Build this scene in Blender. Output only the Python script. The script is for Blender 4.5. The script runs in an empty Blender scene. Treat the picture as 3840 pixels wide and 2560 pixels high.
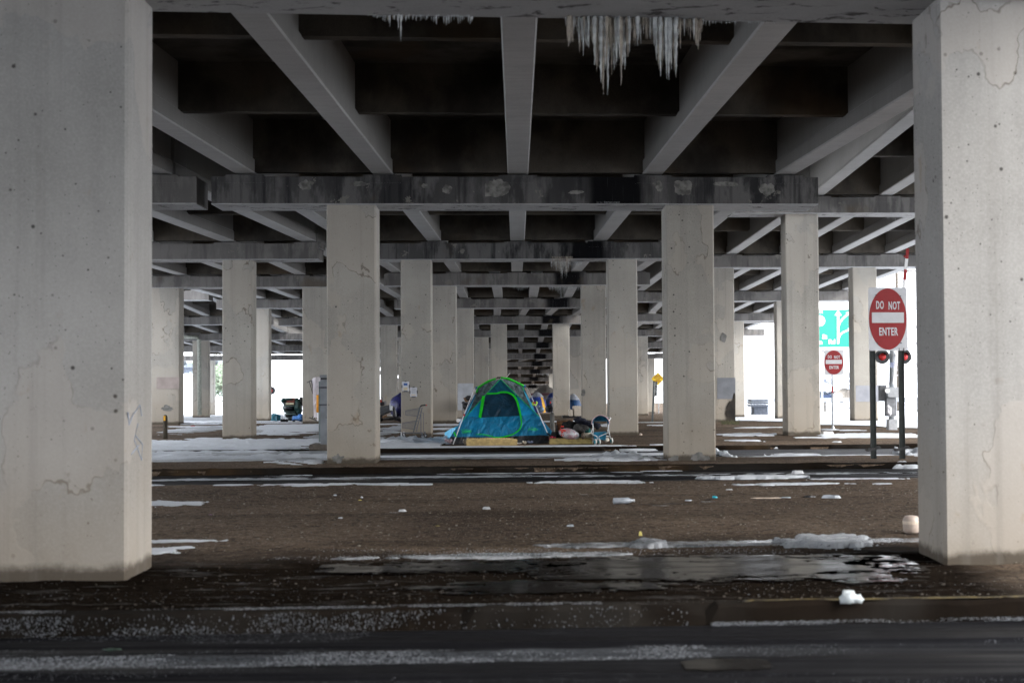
import bpy, bmesh, math, random
import numpy as np
from mathutils import Vector, Matrix, geometry
R = math.radians
random.seed(7)
S = bpy.context.scene
COL = S.collection

# ---------------------------------------------------------------- camera
EYE = 1.6
cam_d = bpy.data.cameras.new('camera'); cam = bpy.data.objects.new('camera', cam_d); COL.objects.link(cam)
cam_d.sensor_width = 36; cam_d.lens = 50; cam_d.clip_start = .1; cam_d.clip_end = 3000
MROT = (Matrix.Rotation(math.atan(15/5333), 4, 'Z') @ Matrix.Rotation(R(90)+math.atan(137/5333), 4, 'X')
        @ Matrix.Rotation(R(-.3), 4, 'Z'))
cam.matrix_world = Matrix.Translation((0, 0, EYE)) @ MROT
cam_d.dof.use_dof = True; cam_d.dof.focus_distance = 34; cam_d.dof.aperture_fstop = 2.2
S.camera = cam
# ---------------------------------------------------------------- sky, sun, exposure
SUN_EL, SUN_AZ = 30, 112
w = bpy.data.worlds.new('World'); S.world = w; w.use_nodes = True
nt = w.node_tree; bg = nt.nodes['Background']
sky = nt.nodes.new('ShaderNodeTexSky'); sky.sky_type = 'NISHITA'; sky.sun_disc = False
sky.sun_elevation = R(SUN_EL); sky.sun_rotation = R(SUN_AZ); sky.air_density = 1.0; sky.dust_density = 6.0; sky.ozone_density = 1.0
hs = nt.nodes.new('ShaderNodeHueSaturation'); hs.inputs['Saturation'].default_value = .25
ovc = nt.nodes.new('ShaderNodeMix'); ovc.data_type = 'RGBA'; ovc.inputs[0].default_value = .75; ovc.inputs[7].default_value = (7.6, 7.9, 8.4, 1)
nt.links.new(sky.outputs[0], hs.inputs['Color']); nt.links.new(hs.outputs[0], ovc.inputs[6]); nt.links.new(ovc.outputs[2], bg.inputs['Color'])
bg.inputs['Strength'].default_value = .15
sd = bpy.data.lights.new('sun', 'SUN'); sd.energy = .9; sd.angle = R(35); sd.color = (1, .96, .9)
sun = bpy.data.objects.new('sun', sd); COL.objects.link(sun)
az = R(SUN_AZ)
dirv = Vector((math.sin(az)*math.cos(R(SUN_EL)), math.cos(az)*math.cos(R(SUN_EL)), math.sin(R(SUN_EL))))
sun.rotation_euler = dirv.to_track_quat('Z', 'Y').to_euler()
S.view_settings.view_transform = 'Standard'; S.view_settings.look = 'None'; S.view_settings.gamma = 1
S.view_settings.exposure = 2.2
S.cycles.max_bounces = 8; S.cycles.diffuse_bounces = 6

# ---------------------------------------------------------------- helpers
FPX = 5333.33
def at(px, py, y):
    """survey: a sight line of the photograph (in its 3840 px frame) met with the plane that stands y metres away"""
    d = MROT.to_3x3() @ Vector((px-1920, 1280-py, -FPX))
    return Vector((d.x*y/d.y, y, EYE + d.z*y/d.y))
def gp(px, py, z=0.):
    d = MROT.to_3x3() @ Vector((px-1920, 1280-py, -FPX)); t = (z-EYE)/d.z
    return d.x*t, d.y*t
def tag(o, label=None, cat=None, group=None, kind=None):
    if label: o['label'] = label
    if cat: o['category'] = cat
    if group: o['group'] = group
    if kind: o['kind'] = kind
    return o
def thing(name, label, cat, loc=(0, 0, 0), rz=0, group=None):
    o = bpy.data.objects.new(name, None); COL.objects.link(o); o.location = loc; o.rotation_euler = (0, 0, rz)
    o.empty_display_size = .1
    return tag(o, label, cat, group)
class M:
    """collects shapes for ONE mesh object"""
    def __init__(s): s.v = []; s.f = []; s.m = []
    def add(s, vs, fs, mi=0):
        b = len(s.v); s.v += [tuple(x) for x in vs]; s.f += [tuple(b+i for i in f) for f in fs]; s.m += [mi]*len(fs); return s
    def hexa(s, p, mi=0):   # 8 points: bottom 4 ccw, top 4 ccw
        return s.add(p, [(3,2,1,0),(4,5,6,7),(0,1,5,4),(1,2,6,5),(2,3,7,6),(3,0,4,7)], mi)
    def box(s, c, d, rot=None, mi=0, taper=1.):
        hx, hy, hz = d[0]/2, d[1]/2, d[2]/2
        p = [(-hx,-hy,-hz),(hx,-hy,-hz),(hx,hy,-hz),(-hx,hy,-hz)]+[(a*taper, b*taper, hz) for a, b in ((-hx,-hy),(hx,-hy),(hx,hy),(-hx,hy))]
        r = rot or Matrix.Identity(3); c = Vector(c)
        return s.hexa([c + r @ Vector(q) for q in p], mi)
    def bar(s, a, b, w, h, mi=0, up=(0, 0, 1)):
        a = Vector(a); b = Vector(b); d = (b-a).normalized(); u = Vector(up)
        if abs(d.dot(u)) > .95: u = Vector((0, 1, 0))
        x = d.cross(u).normalized(); z = x.cross(d)
        q = [(-w/2,-h/2),(w/2,-h/2),(w/2,h/2),(-w/2,h/2)]
        return s.add([a + x*i + z*j for i, j in q]+[b + x*i + z*j for i, j in q], [(0,1,2,3),(7,6,5,4),(0,4,5,1),(1,5,6,2),(2,6,7,3),(3,7,4,0)], mi)
    def tube(s, pts, r, n=8, mi=0, cap=True, flat=1.):
        pts = [Vector(p) for p in pts]; rs = r if isinstance(r, (list, tuple)) else [r]*len(pts); vs = []
        for i, p in enumerate(pts):
            d = (pts[min(i+1, len(pts)-1)]-pts[max(i-1, 0)]).normalized()
            u = Vector((0, 0, 1)) if abs(d.z) < .9 else Vector((0, 1, 0))
            x = d.cross(u).normalized(); z = x.cross(d)
            for k in range(n):
                a = 2*math.pi*k/n; vs.append(p + x*math.cos(a)*rs[i]*flat + z*math.sin(a)*rs[i])
        fs = [(i*n+k, i*n+(k+1) % n, (i+1)*n+(k+1) % n, (i+1)*n+k) for i in range(len(pts)-1) for k in range(n)]
        if cap: fs += [tuple(range(n-1, -1, -1)), tuple((len(pts)-1)*n+k for k in range(n))]
        return s.add(vs, fs, mi)
    def lathe(s, c, prof, n=16, mi=0, rot=None):  # prof [(r,z)]
        c = Vector(c); r3 = rot or Matrix.Identity(3); vs = []
        for r, z in prof:
            for k in range(n):
                a = 2*math.pi*k/n; vs.append(c + r3 @ Vector((r*math.cos(a), r*math.sin(a), z)))
        fs = [(i*n+k, i*n+(k+1) % n, (i+1)*n+(k+1) % n, (i+1)*n+k) for i in range(len(prof)-1) for k in range(n)]
        fs += [tuple(range(n-1, -1, -1)), tuple((len(prof)-1)*n+k for k in range(n))]
        return s.add(vs, fs, mi)
    def blob(s, c, rad, seg=14, rings=9, amp=.15, fr=2., seed=0, mi=0, zmin=None, rot=None):
        c = Vector(c); vs = []; r3 = rot or Matrix.Identity(3)
        for i in range(rings+1):
            th = math.pi*i/rings
            for k in range(seg):
                ph = 2*math.pi*k/seg; d = Vector((math.sin(th)*math.cos(ph), math.sin(th)*math.sin(ph), math.cos(th)))
                q = 1 + amp*(float(fbm(np.array([d.x*fr+seed*3.7+d.z]), np.array([d.y*fr+d.z*fr*1.3+seed]), 3)[0])-.5)*2
                p = c + r3 @ Vector((d.x*rad[0]*q, d.y*rad[1]*q, d.z*rad[2]*q))
                if zmin is not None and p.z < zmin: p.z = zmin
                vs.append(p)
        fs = [(i*seg+k, (i+1)*seg+k, (i+1)*seg+(k+1) % seg, i*seg+(k+1) % seg) for i in range(rings) for k in range(seg)]
        return s.add(vs, fs, mi)
    def extr(s, poly, a, b, mi=0):  # poly given as function of frame: list of (x,z) offsets, swept from point a to point b
        n = len(poly); a = Vector(a); b = Vector(b)
        vs = [a+Vector((x, 0, z)) for x, z in poly]+[b+Vector((x, 0, z)) for x, z in poly]
        fs = [(k, (k+1) % n, n+(k+1) % n, n+k) for k in range(n)]+[tuple(range(n-1, -1, -1)), tuple(range(n, 2*n))]
        return s.add(vs, fs, mi)
    def build(s, name, mats, parent=None, smooth=False, **kw):
        me = bpy.data.meshes.new(name); me.from_pydata(s.v, [], s.f)
        if not isinstance(mats, (list, tuple)): mats = [mats]
        for m in mats: me.materials.append(m)
        if len(mats) > 1: me.polygons.foreach_set('material_index', s.m)
        me.polygons.foreach_set('use_smooth', [smooth]*len(me.polygons)); me.update()
        if not kw.pop('keep', False):
            b = bmesh.new(); b.from_mesh(me); bmesh.ops.recalc_face_normals(b, faces=b.faces); b.to_mesh(me); b.free()
        o = bpy.data.objects.new(name, me); COL.objects.link(o)
        if parent:
            o.parent = parent; o.matrix_parent_inverse = Matrix.Translation(parent.location).inverted() if parent.rotation_euler.z == 0 else parent_inv(parent)
        return tag(o, **kw)
def parent_inv(p):
    return (Matrix.Translation(p.location) @ p.rotation_euler.to_matrix().to_4x4()).inverted()
def copy_tree(o, parent=None):
    c = o.copy(); COL.objects.link(c); c.parent = parent
    for ch in [x for x in list(COL.objects) if x.parent == o]: copy_tree(ch, c)
    return c
# numpy value noise
def _h(ix, iy, seed):
    n = (ix.astype(np.int64)*374761393 + iy.astype(np.int64)*668265263 + seed*974634777) & 0x7fffffff
    n = ((n ^ (n >> 13))*1274126177) & 0x7fffffff
    return ((n ^ (n >> 16)) & 0xffff)/65535.
def vnoise(x, y, seed=0):
    x = np.asarray(x, float); y = np.asarray(y, float)
    ix = np.floor(x); iy = np.floor(y); fx = x-ix; fy = y-iy; fx = fx*fx*(3-2*fx); fy = fy*fy*(3-2*fy)
    a = _h(ix, iy, seed); b = _h(ix+1, iy, seed); c = _h(ix, iy+1, seed); d = _h(ix+1, iy+1, seed)
    return (a*(1-fx)+b*fx)*(1-fy)+(c*(1-fx)+d*fx)*fy
def fbm(x, y, o=4, seed=0):
    s = 0; a = .5; t = 0
    for i in range(o): s = s + a*vnoise(x*2**i+17*i, y*2**i-9*i, seed+i); t += a; a *= .5
    return s/t

# ---------------------------------------------------------------- materials
class N:
    def __init__(s, name):
        s.mat = bpy.data.materials.new(name); s.mat.use_nodes = True; s.t = s.mat.node_tree
        s.b = s.t.nodes['Principled BSDF']; s.g = None
    def n(s, k, **kw):
        x = s.t.nodes.new(k)
        for a, v in kw.items(): setattr(x, a, v)
        return x
    def l(s, a, b): s.t.links.new(a, b)
    def setin(s, node, i, v):
        if hasattr(v, 'is_output') or isinstance(v, bpy.types.NodeSocket): s.l(v, node.inputs[i])
        elif v is not None: node.inputs[i].default_value = v
    def pos(s):
        if not s.g: s.g = s.n('ShaderNodeNewGeometry')
        return s.g.outputs['Position']
    def sep(s, v):
        x = s.n('ShaderNodeSeparateXYZ'); s.l(v, x.inputs[0]); return x.outputs
    def vmul(s, v, sc):
        x = s.n('ShaderNodeVectorMath', operation='MULTIPLY'); s.l(v, x.inputs[0]); x.inputs[1].default_value = sc; return x.outputs[0]
    def noise(s, v, scale, detail=4, rough=.55, dist=0):
        x = s.n('ShaderNodeTexNoise'); s.l(v, x.inputs['Vector']); x.inputs['Scale'].default_value = scale
        x.inputs['Detail'].default_value = detail; x.inputs['Roughness'].default_value = rough; x.inputs['Distortion'].default_value = dist
        return x.outputs[0]
    def vor(s, v, scale):
        x = s.n('ShaderNodeTexVoronoi'); s.l(v, x.inputs['Vector']); x.inputs['Scale'].default_value = scale; return x.outputs
    def math(s, op, a, b=None, c=None):
        x = s.n('ShaderNodeMath', operation=op); s.setin(x, 0, a); s.setin(x, 1, b)
        if c is not None: s.setin(x, 2, c)
        return x.outputs[0]
    def ss(s, v, a, b, lo=0., hi=1.):
        x = s.n('ShaderNodeMapRange', interpolation_type='SMOOTHSTEP'); s.setin(x, 0, v)
        for i, q in zip((1, 2, 3, 4), (a, b, lo, hi)): x.inputs[i].default_value = q
        return x.outputs[0]
    def mix(s, f, a, b, mode='MIX'):
        x = s.n('ShaderNodeMix', data_type='RGBA', blend_type=mode); s.setin(x, 0, f)
        for i, q in ((6, a), (7, b)):
            if isinstance(q, (tuple, list)): q = (*q[:3], 1)
            s.setin(x, i, q)
        return x.outputs[2]
    def spec(s, v): s.b.inputs['Specular IOR Level'].default_value = v
    def col(s, c):
        if isinstance(c, (tuple, list)): s.b.inputs['Base Color'].default_value = (*c[:3], 1)
        else: s.l(c, s.b.inputs['Base Color'])
    def rough(s, r): s.setin(s.b, s.b.inputs.find('Roughness'), r)
    def bump(s, h, st=.3, d=.01):
        x = s.n('ShaderNodeBump'); x.inputs['Strength'].default_value = st; x.inputs['Distance'].default_value = d
        s.l(h, x.inputs['Height']); s.l(x.outputs[0], s.b.inputs['Normal'])
def plain(name, c, rough=.6, metal=0., var=.25, scale=8., bump=.0):
    n = N(name); p = n.pos(); k = n.noise(p, scale, 5)
    dark = tuple(x*(1-var) for x in c); lite = tuple(min(1, x*(1+var)) for x in c)
    n.col(n.mix(n.ss(k, .3, .7), dark, lite)); n.rough(n.ss(n.noise(p, scale*2.3, 3), .2, .8, max(0, rough-.12), min(1, rough+.12)))
    n.b.inputs['Metallic'].default_value = metal
    if bump: n.bump(n.noise(p, scale*6, 4), bump, .01)
    return n.mat
def fabric(name, c, rough=.6, fold=.5, sc=5., dirn=(1, 1, .25), var=.3, sheen=0):
    n = N(name); p = n.pos(); v = n.vmul(p, dirn); k = n.noise(v, sc, 5, .6, .8); k2 = n.noise(p, sc*7, 3)
    n.col(n.mix(n.ss(k, .3, .7), tuple(x*(1-var) for x in c), tuple(min(1, x*(1+var)) for x in c))); n.rough(rough)
    n.bump(n.math('ADD', k, n.math('MULTIPLY', k2, .15)), fold, .08)
    return n.mat

def concrete(name, lo, hi, kind='pillar', dirty=1.):
    n = N(name); p = n.pos(); xyz = n.sep(p); z = xyz[2]
    nz = n.math('ABSOLUTE', n.sep(n.g.outputs['Normal'])[2])
    m = n.noise(p, .42, 8, .6, .2); c = n.mix(n.ss(m, .28, .72), lo, hi)
    st = n.noise(n.vmul(p, (3, 3, .25)), 1.1, 6, .6, .3)
    c = n.mix(n.ss(st, .45, .8, 0, .35), c, tuple(x*.72 for x in lo))
    fine = n.noise(p, 45, 4, .6); c = n.mix(n.ss(fine, .35, .75, 0, .3), c, tuple(min(1, x*1.25) for x in hi))
    if kind == 'pillar':
        for sc, r0, thr in ((6.2, .12, .5), (11, .11, .5), (28, .14, .6)):
            v = n.vor(p, sc); rnd = n.sep(v[1])[0]
            pit = n.math('MULTIPLY', n.ss(v[0], r0*.55, r0*1.15, 1, 0), n.math('GREATER_THAN', n.math('ADD', rnd, n.math('MULTIPLY', n.math('SUBTRACT', n.noise(p, .7, 2), .5), 1.6)), thr+.12))
            c = n.mix(n.math('MULTIPLY', pit, .9), c, (.045, .042, .04))
        pn = n.noise(n.vmul(p, (1, 1, .75)), .62, 5, .55, .15)
        patch = n.ss(pn, .535, .545); ring = n.ss(n.math('ABSOLUTE', n.math('SUBTRACT', pn, .54)), .0008, .006, 1, 0)
        brk = n.ss(n.noise(p, .8, 3), .5, .62)
        c = n.mix(n.math('MULTIPLY', patch, .45), c, (hi[0]*1.05, hi[1]*1.0, hi[2]*.96))
        c = n.mix(n.math('MULTIPLY', n.math('MULTIPLY', ring, brk), .68), c, (.11, .09, .07))
        rust = n.ss(n.noise(n.vmul(p, (1, 1, .6)), 3.1, 5), .66, .74, 0, .35)
        c = n.mix(rust, c, (.25, .17, .1))
        gm = n.n('ShaderNodeMapRange'); n.l(xyz[1], gm.inputs[0]); gm.inputs[1].default_value = 50; gm.inputs[2].default_value = 125; gm.inputs[3].default_value = 0; gm.inputs[4].default_value = 1.5
        z = n.math('ADD', z, gm.outputs[0])
        c = n.mix(n.ss(xyz[1], 16, 25, 0, 1), c, n.mix(1., c, (1.06, 1.03, .965), 'MULTIPLY'))
        g = n.math('ADD', z, n.math('MULTIPLY', n.noise(p, .8, 4), 1.6))
        c = n.mix(n.ss(g, .6, 2.7, .55, 0), c, (.26, .213, .158))
        c = n.mix(n.ss(g, .5, 1.0, .4, 0), c, (.17, .14, .1))
        lowz = n.math('ADD', n.math('SUBTRACT', z, n.math('MULTIPLY', n.noise(p, 5, 5, .7), .16)), 0.)
        c = n.mix(n.ss(lowz, -.03, .06, .85, 0), c, (.045, .035, .025))
        sv = n.noise(n.vmul(p, (5, 5, .12)), 1., 5, .6); c = n.mix(n.ss(sv, .52, .72, 0, .28), c, (.16, .15, .135))
        edx = n.noise(p, 14, 5, .7); c = n.mix(n.ss(edx, .62, .74, 0, .35), c, (.17, .155, .135))
        hgt = n.math('ADD', n.math('MULTIPLY', fine, .35), n.math('MULTIPLY', patch, .5))
        n.bump(hgt, .25, .01)
    elif kind == 'cap':
        bl = n.noise(n.vmul(p, (1.5, 1.5, .45)), 1.5, 8, .66, .1)
        wv = n.noise(n.vmul(p, (6, 6, .3)), 1.1, 6, .65)
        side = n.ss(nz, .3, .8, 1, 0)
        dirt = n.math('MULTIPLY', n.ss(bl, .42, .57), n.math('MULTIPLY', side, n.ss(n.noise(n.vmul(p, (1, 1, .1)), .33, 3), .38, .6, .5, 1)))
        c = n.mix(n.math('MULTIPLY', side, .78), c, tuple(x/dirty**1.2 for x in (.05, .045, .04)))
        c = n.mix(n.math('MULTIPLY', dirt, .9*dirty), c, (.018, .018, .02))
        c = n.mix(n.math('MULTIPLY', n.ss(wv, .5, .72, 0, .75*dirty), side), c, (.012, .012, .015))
        pk = n.noise(p, 1.9, 7, .7, .2); patch = n.math('MULTIPLY', n.ss(pk, .62, .64), side)
        c = n.mix(n.math('MULTIPLY', patch, .8), c, (.2, .19, .17))
        drip = n.math('MULTIPLY', n.ss(n.math('ABSOLUTE', n.math('SUBTRACT', n.math('ADD', xyz[0], n.math('MULTIPLY', n.noise(n.vmul(p, (3, 3, .3)), 1.4, 4), .5)), 2.2)), .38, .7, 1, 0), side)
        dl = n.noise(n.vmul(p, (30, 30, .5)), 1., 3)
        c = n.mix(n.math('MULTIPLY', drip, .98), c, n.mix(n.ss(dl, .62, .72), (.003, .003, .004), (.08, .085, .09)))
        rb = n.noise(p, .9, 4); c = n.mix(n.math('MULTIPLY', n.ss(rb, .58, .72, 0, .5), side), c, (.11, .085, .055))
        ed = n.noise(n.vmul(p, (1, 2.2, 2)), 2.6, 8, .72, .8)
        under = n.ss(nz, .6, .9)
        c = n.mix(n.math('MULTIPLY', n.ss(ed, .56, .60, 0, .9), under), c, (.06, .055, .055))
        n.bump(n.math('ADD', n.math('MULTIPLY', fine, .3), patch), .35, .012)
    elif kind == 'girder':
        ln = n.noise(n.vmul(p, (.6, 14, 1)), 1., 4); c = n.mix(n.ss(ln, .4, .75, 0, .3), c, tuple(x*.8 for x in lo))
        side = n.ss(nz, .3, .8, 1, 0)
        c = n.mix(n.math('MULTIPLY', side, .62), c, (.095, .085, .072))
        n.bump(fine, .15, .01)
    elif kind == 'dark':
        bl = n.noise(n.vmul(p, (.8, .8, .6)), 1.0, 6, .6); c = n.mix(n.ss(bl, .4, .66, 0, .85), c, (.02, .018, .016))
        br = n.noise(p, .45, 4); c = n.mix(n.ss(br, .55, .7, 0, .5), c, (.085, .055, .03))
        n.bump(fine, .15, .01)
    n.col(c); n.rough(.9); n.spec(.12)
    return n.mat
MAT = {}
MAT['pillar'] = concrete('pillar_concrete', (.26, .253, .242), (.375, .366, .352), 'pillar')
MAT['cap'] = concrete('cap_concrete', (.36, .36, .365), (.45, .45, .455), 'cap')
MAT['cap_light'] = concrete('cap_concrete_paler', (.36, .36, .365), (.45, .45, .455), 'cap', .5)
MAT['girder'] = concrete('girder_concrete', (.36, .355, .35), (.45, .445, .44), 'girder')
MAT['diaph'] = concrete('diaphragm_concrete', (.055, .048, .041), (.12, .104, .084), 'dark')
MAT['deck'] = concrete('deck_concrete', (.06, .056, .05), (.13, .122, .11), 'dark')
MAT['pale'] = plain('pale_concrete', (.42, .42, .43), .8)

# ---------------------------------------------------------------- overpasses
def chamf(w, d, c=.025):
    return [(-w/2+c, 0), (w/2-c, 0), (w/2, c), (w/2, d-c), (w/2-c, d), (-w/2+c, d), (-w/2, d-c), (-w/2, c)]
def pillar(par, x0, x1, y, skew, z0, z1, T=.8, label=None):
    m = M(); w = x1-x0; cx = (x0+x1)/2; n = 8; vs = []
    levels = [z0-.3, z1+.005]
    for zz in levels:
        for a, b in chamf(w, T): vs.append((cx+a, y+skew*(cx+a)+b, zz))
    fs = [(k, (k+1) % n, n+(k+1) % n, n+k) for k in range(n)]+[tuple(range(n-1, -1, -1)), tuple(range(n, 2*n))]
    m.add(vs, fs); return m.build('pillar', MAT['pillar'], par, label=label)
def bentcap(par, x0, x1, y, skew, z0, h, T, beams, off=.1, label=None):
    m = M(); c = .02
    prof = [(-off+c, z0), (T-off-c, z0), (T-off, z0+c), (T-off, z0+h), (-off, z0+h), (-off, z0+c)]
    n = len(prof); vs = []
    for x in (x0, x1):
        for b, zz in prof: vs.append((x, y+skew*x+b, zz))
    fs = [(k, (k+1) % n, n+(k+1) % n, n+k) for k in range(n)]+[tuple(range(n-1, -1, -1)), tuple(range(n, 2*n))]
    m.add(vs, fs)
    for bx in beams:
        if x0+.3 < bx < x1-.3:
            p = [(bx-.36, y+skew*(bx-.36)-off-.004, z0+h-.12), (bx+.36, y+skew*(bx+.36)-off-.004, z0+h-.12), (bx+.36, y+skew*(bx+.36)+T-off+.004, z0+h-.12), (bx-.36, y+skew*(bx-.36)+T-off+.004, z0+h-.12)]
            m.hexa(p+[(a, b, z0+h+.035) for a, b, _ in p])
    return m.build('bent_cap', MAT['cap' if par.location.x == 0 and 20 < y < 45 and par.location.y < 30 else 'cap_light'], par, label=label)
GH = 1.05
GPROF = [(-.18, 0), (.18, 0), (.2, .02), (.2, .26), (.165, .285), (.165, GH), (-.165, GH), (-.165, .285), (-.2, .26), (-.2, .02)]
def span(par, A, B, xsA, xsB, x0a, x1a, x0b, x1b, ndi=2, ws=1., gh=1.):
    """A, B: (y, skew, ztop of cap, T). girders, diaphragms and deck between two bents"""
    ga, gb = A[2]+.07, B[2]+.07
    prof = [(a*ws, b*gh) for a, b in GPROF]; H = GH*gh
    for xa, xb in zip(xsA, xsB):
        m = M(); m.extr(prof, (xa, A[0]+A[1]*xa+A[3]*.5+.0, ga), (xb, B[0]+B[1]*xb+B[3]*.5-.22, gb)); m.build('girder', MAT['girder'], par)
    def lerp(a, b, t): return a+(b-a)*t
    ts = [.08/12, ] + [(k+1)/(ndi+1) for k in range(ndi)] + [1.]
    for t in ts[1:]:
        m = M()
        ya0, yb0 = A[0]+A[3]*.5, B[0]+.04
        y = lerp(ya0, yb0, t); sk = lerp(A[1], B[1], t); g = lerp(ga, gb, t)
        xs = [lerp(a, b, t) for a, b in zip(xsA, xsB)]
        lo = .02 if t == 1. else .2*gh+.05
        for i in range(len(xs)-1):
            a, b = xs[i]+.155*ws, xs[i+1]-.155*ws; th = .2
            p = [(a, y+sk*a, g+lo), (b, y+sk*b, g+lo), (b, y+sk*b+th, g+lo), (a, y+sk*a+th, g+lo)]
            m.hexa(p+[(q[0], q[1], g+H+.0) for q in p])
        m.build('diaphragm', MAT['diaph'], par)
    m = M(); da, db = A[3]*.5, B[3]*.5
    p = [(x0a, A[0]+A[1]*x0a+da, ga+H-.03), (x1a, A[0]+A[1]*x1a+da, ga+H-.03), (x1b, B[0]+B[1]*x1b+db-.01, gb+H-.03), (x0b, B[0]+B[1]*x0b+db-.01, gb+H-.03)]
    m.hexa(p+[(a, b, c+.25) for a, b, c in p])
    for (a, c) in ((0, 3), (1, 2)):   # edge fascia
        sx = .12 if a == 0 else -.12
        P, Q = Vector(p[a]), Vector(p[c])
        m.hexa([P+Vector((0, 0, -.12)), P+Vector((sx, 0, -.12)), Q+Vector((sx, 0, -.12)), Q+Vector((0, 0, -.12)), P+Vector((0, 0, 1.05)), P+Vector((sx, 0, 1.05)), Q+Vector((sx, 0, 1.05)), Q+Vector((0, 0, 1.05))])
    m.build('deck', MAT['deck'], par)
def ground_z(y):
    ys = [0, 50, 79, 99, 125, 160, 3000]; zs = [0, 0, -.65, -1., -1.5, -1.8, -1.8]
    return float(np.interp(y, ys, zs))
def spread(c, s, n): return [c+s*(k-(n-1)/2) for k in range(n)]

def overpass(par, bents, ndi=2):
    """bents: dicts y, sk, zs (soffit), h, x0, x1, cols, bx (girder lines), T"""
    for b in bents:
        T = b.get('T', 1.0)
        bentcap(par, b['x0'], b['x1'], b['y'], b['sk'], b['zs'], b['h'], T, b['bx'], label=b.get('cl'))
        for i, (c0, c1) in enumerate(b['cols']):
            lab = b.get('pl', {}).get(i)
            pillar(par, c0, c1, b['y'], b['sk'], ground_z(b['y']), b['zs'], T-.2, lab)
    for a, b in zip(bents, bents[1:]):
        xa, xb = a.get('bo', a['bx']), b['bx']
        k = min(len(xa), len(xb)); xa = sorted(xa, key=lambda q: abs(q-a.get('cx', 0)))[:k]; xb = sorted(xb, key=lambda q: abs(q-b.get('cx', 0)))[:k]
        xa.sort(); xb.sort()
        e = 1.25 if par.location.x > 9 else .75
        A = (a['y']-.1, a['sk'], a['zs']+a['h'], a.get('T', 1.)); B = (b['y']-.1, b['sk'], b['zs']+b['h'], b.get('T', 1.))
        span(par, A, B, xa, xb, xa[0]-e, xa[-1]+e, xb[0]-e, xb[-1]+e, b.get('ndi', ndi), b.get('ws', 1.), b.get('gh', 1.))

def soff(px, py, y): return at(px, py, y).z
ov = thing('overpass', 'concrete overpass straight ahead whose two nearest pillars frame the view', 'overpass', (0, 27, 0))
C = []
C.append(dict(y=-12, sk=.09, zs=4.85, h=.55, x0=-6.4, x1=6.5, cols=[(-4.1, -3.1), (3.7, 4.7)], bx=[-5.8, -2.87, .05, 2.97, 5.9], T=1.0))
C.append(dict(y=-4, sk=.09, zs=4.85, h=.55, x0=-6.4, x1=6.5, cols=[(-4.1, -3.1), (3.7, 4.7)], bx=[-5.8, -2.87, .05, 2.97, 5.9], T=1.0))
C.append(dict(y=11.8, sk=.09, zs=4.83, h=.55, x0=-6.4, x1=6.5, cols=[(-4.22, -3.15), (3.63, 4.66)], bx=[-5.8, -2.87, .05, 2.97, 5.9], T=1.0,
              pl={0: 'large near pillar at the left edge with a faint blue scribble', 1: 'large near pillar at the right edge'}))
C.append(dict(y=27.2, sk=.05, zs=4.91, h=.53, x0=-5.75, x1=5.85, cols=[(-3.60, -2.67), (2.9, 3.83)], bx=[-5.13, -2.53, .055, 2.65, 5.22], T=1.05))
C.append(dict(y=39.3, sk=.02, zs=4.87, h=.46, x0=-4.95, x1=5.3, cols=[(-3.18, -2.34), (2.55, 3.37)], bx=[-4.55, -2.25, .055, 2.36, 4.65], T=.9))
C.append(dict(y=52.4, sk=.01, zs=5.0, h=.45, x0=-4.84, x1=4.95, cols=[(-3.1, -2.2), (2.42, 3.32)], bx=[-4.4, -2.2, .05, 2.25, 4.45], bo=[-4.0, -2.4, -.8, .8, 2.4, 4.0], T=.9))
C.append(dict(y=65.5, sk=0, zs=4.81, h=.42, x0=-5.6, x1=5.2, cols=[(-2.85, -1.95), (3.05, 3.95)], bx=[-4.0, -2.4, -.8, .8, 2.4, 4.0], T=.9))
overpass(ov, C)
# merged decks further on: one wide structure that comes down to the ground
ov2 = thing('overpass', 'wide far part of the overpass that drops towards the ground in many narrow bays', 'overpass', (0, 78.6, 0))
F = []
rows = [(65.5, 1155), (78.6, 1215), (91.7, 1263), (104.8, 1307), (118, 1347), (131, 1374), (144, 1402), (157, 1429), (170, 1456)]
for i, (y, py) in enumerate(rows):
    if i == 0: continue
    z = soff(1935, py, y); wide = i < 5
    x0, x1 = (-12.5, 16) if wide else (-14.5, 6)
    cols = {1: [(-7.5, -6.6), (-1.4, -.5), (2.03, 2.95)], 2: [(-7.6, -6.7), (-2.68, -1.78), (3.3, 4.2), (7.6, 8.5)],
            3: [(-7.7, -6.8), (-2.0, -1.1), (4.0, 4.9), (8.6, 9.45)], 4: [(-8.8, -7.9), (-3.4, -2.5), (3.6, 4.5), (10.75, 11.5)],
            5: [(-9.3, -8.4), (-3.3, -2.4), (4.0, 4.9)], 6: [(-12.9, -12.1), (3.3, 4.2)], 7: [(-9, -8.1), (4.0, 4.9)], 8: [(4.3, 5.6)]}[i]
    sp = 1.45 if wide else 1.62
    bx = [k*sp+.35 for k in range(math.ceil((x0+.3)/sp), int((x1-.7)/sp)+1)]
    F.append(dict(y=y, sk=0, zs=z, h=.42, x0=x0, x1=x1, cols=cols, bx=bx, T=.9, cx=0, ws=.95 if i <= 3 else .75, ndi=0 if i > 4 else 1, gh=.9))
nb = len(F[0]['bx'])
# lead-in span between the row at 65.5 m and the wide rows, left and right of the central deck
overpass(ov2, F)
# abutment where the decks meet the ground
m = M(); m.hexa([(-15, 176, -2.5), (6.5, 176, -2.5), (6.5, 180, -2.5), (-15, 180, -2.5), (-15, 176, 1.2), (6.5, 176, 1.2), (6.5, 180, 1.2), (-15, 180, 1.2)]); m.build('abutment', MAT['deck'], ov2)

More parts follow.
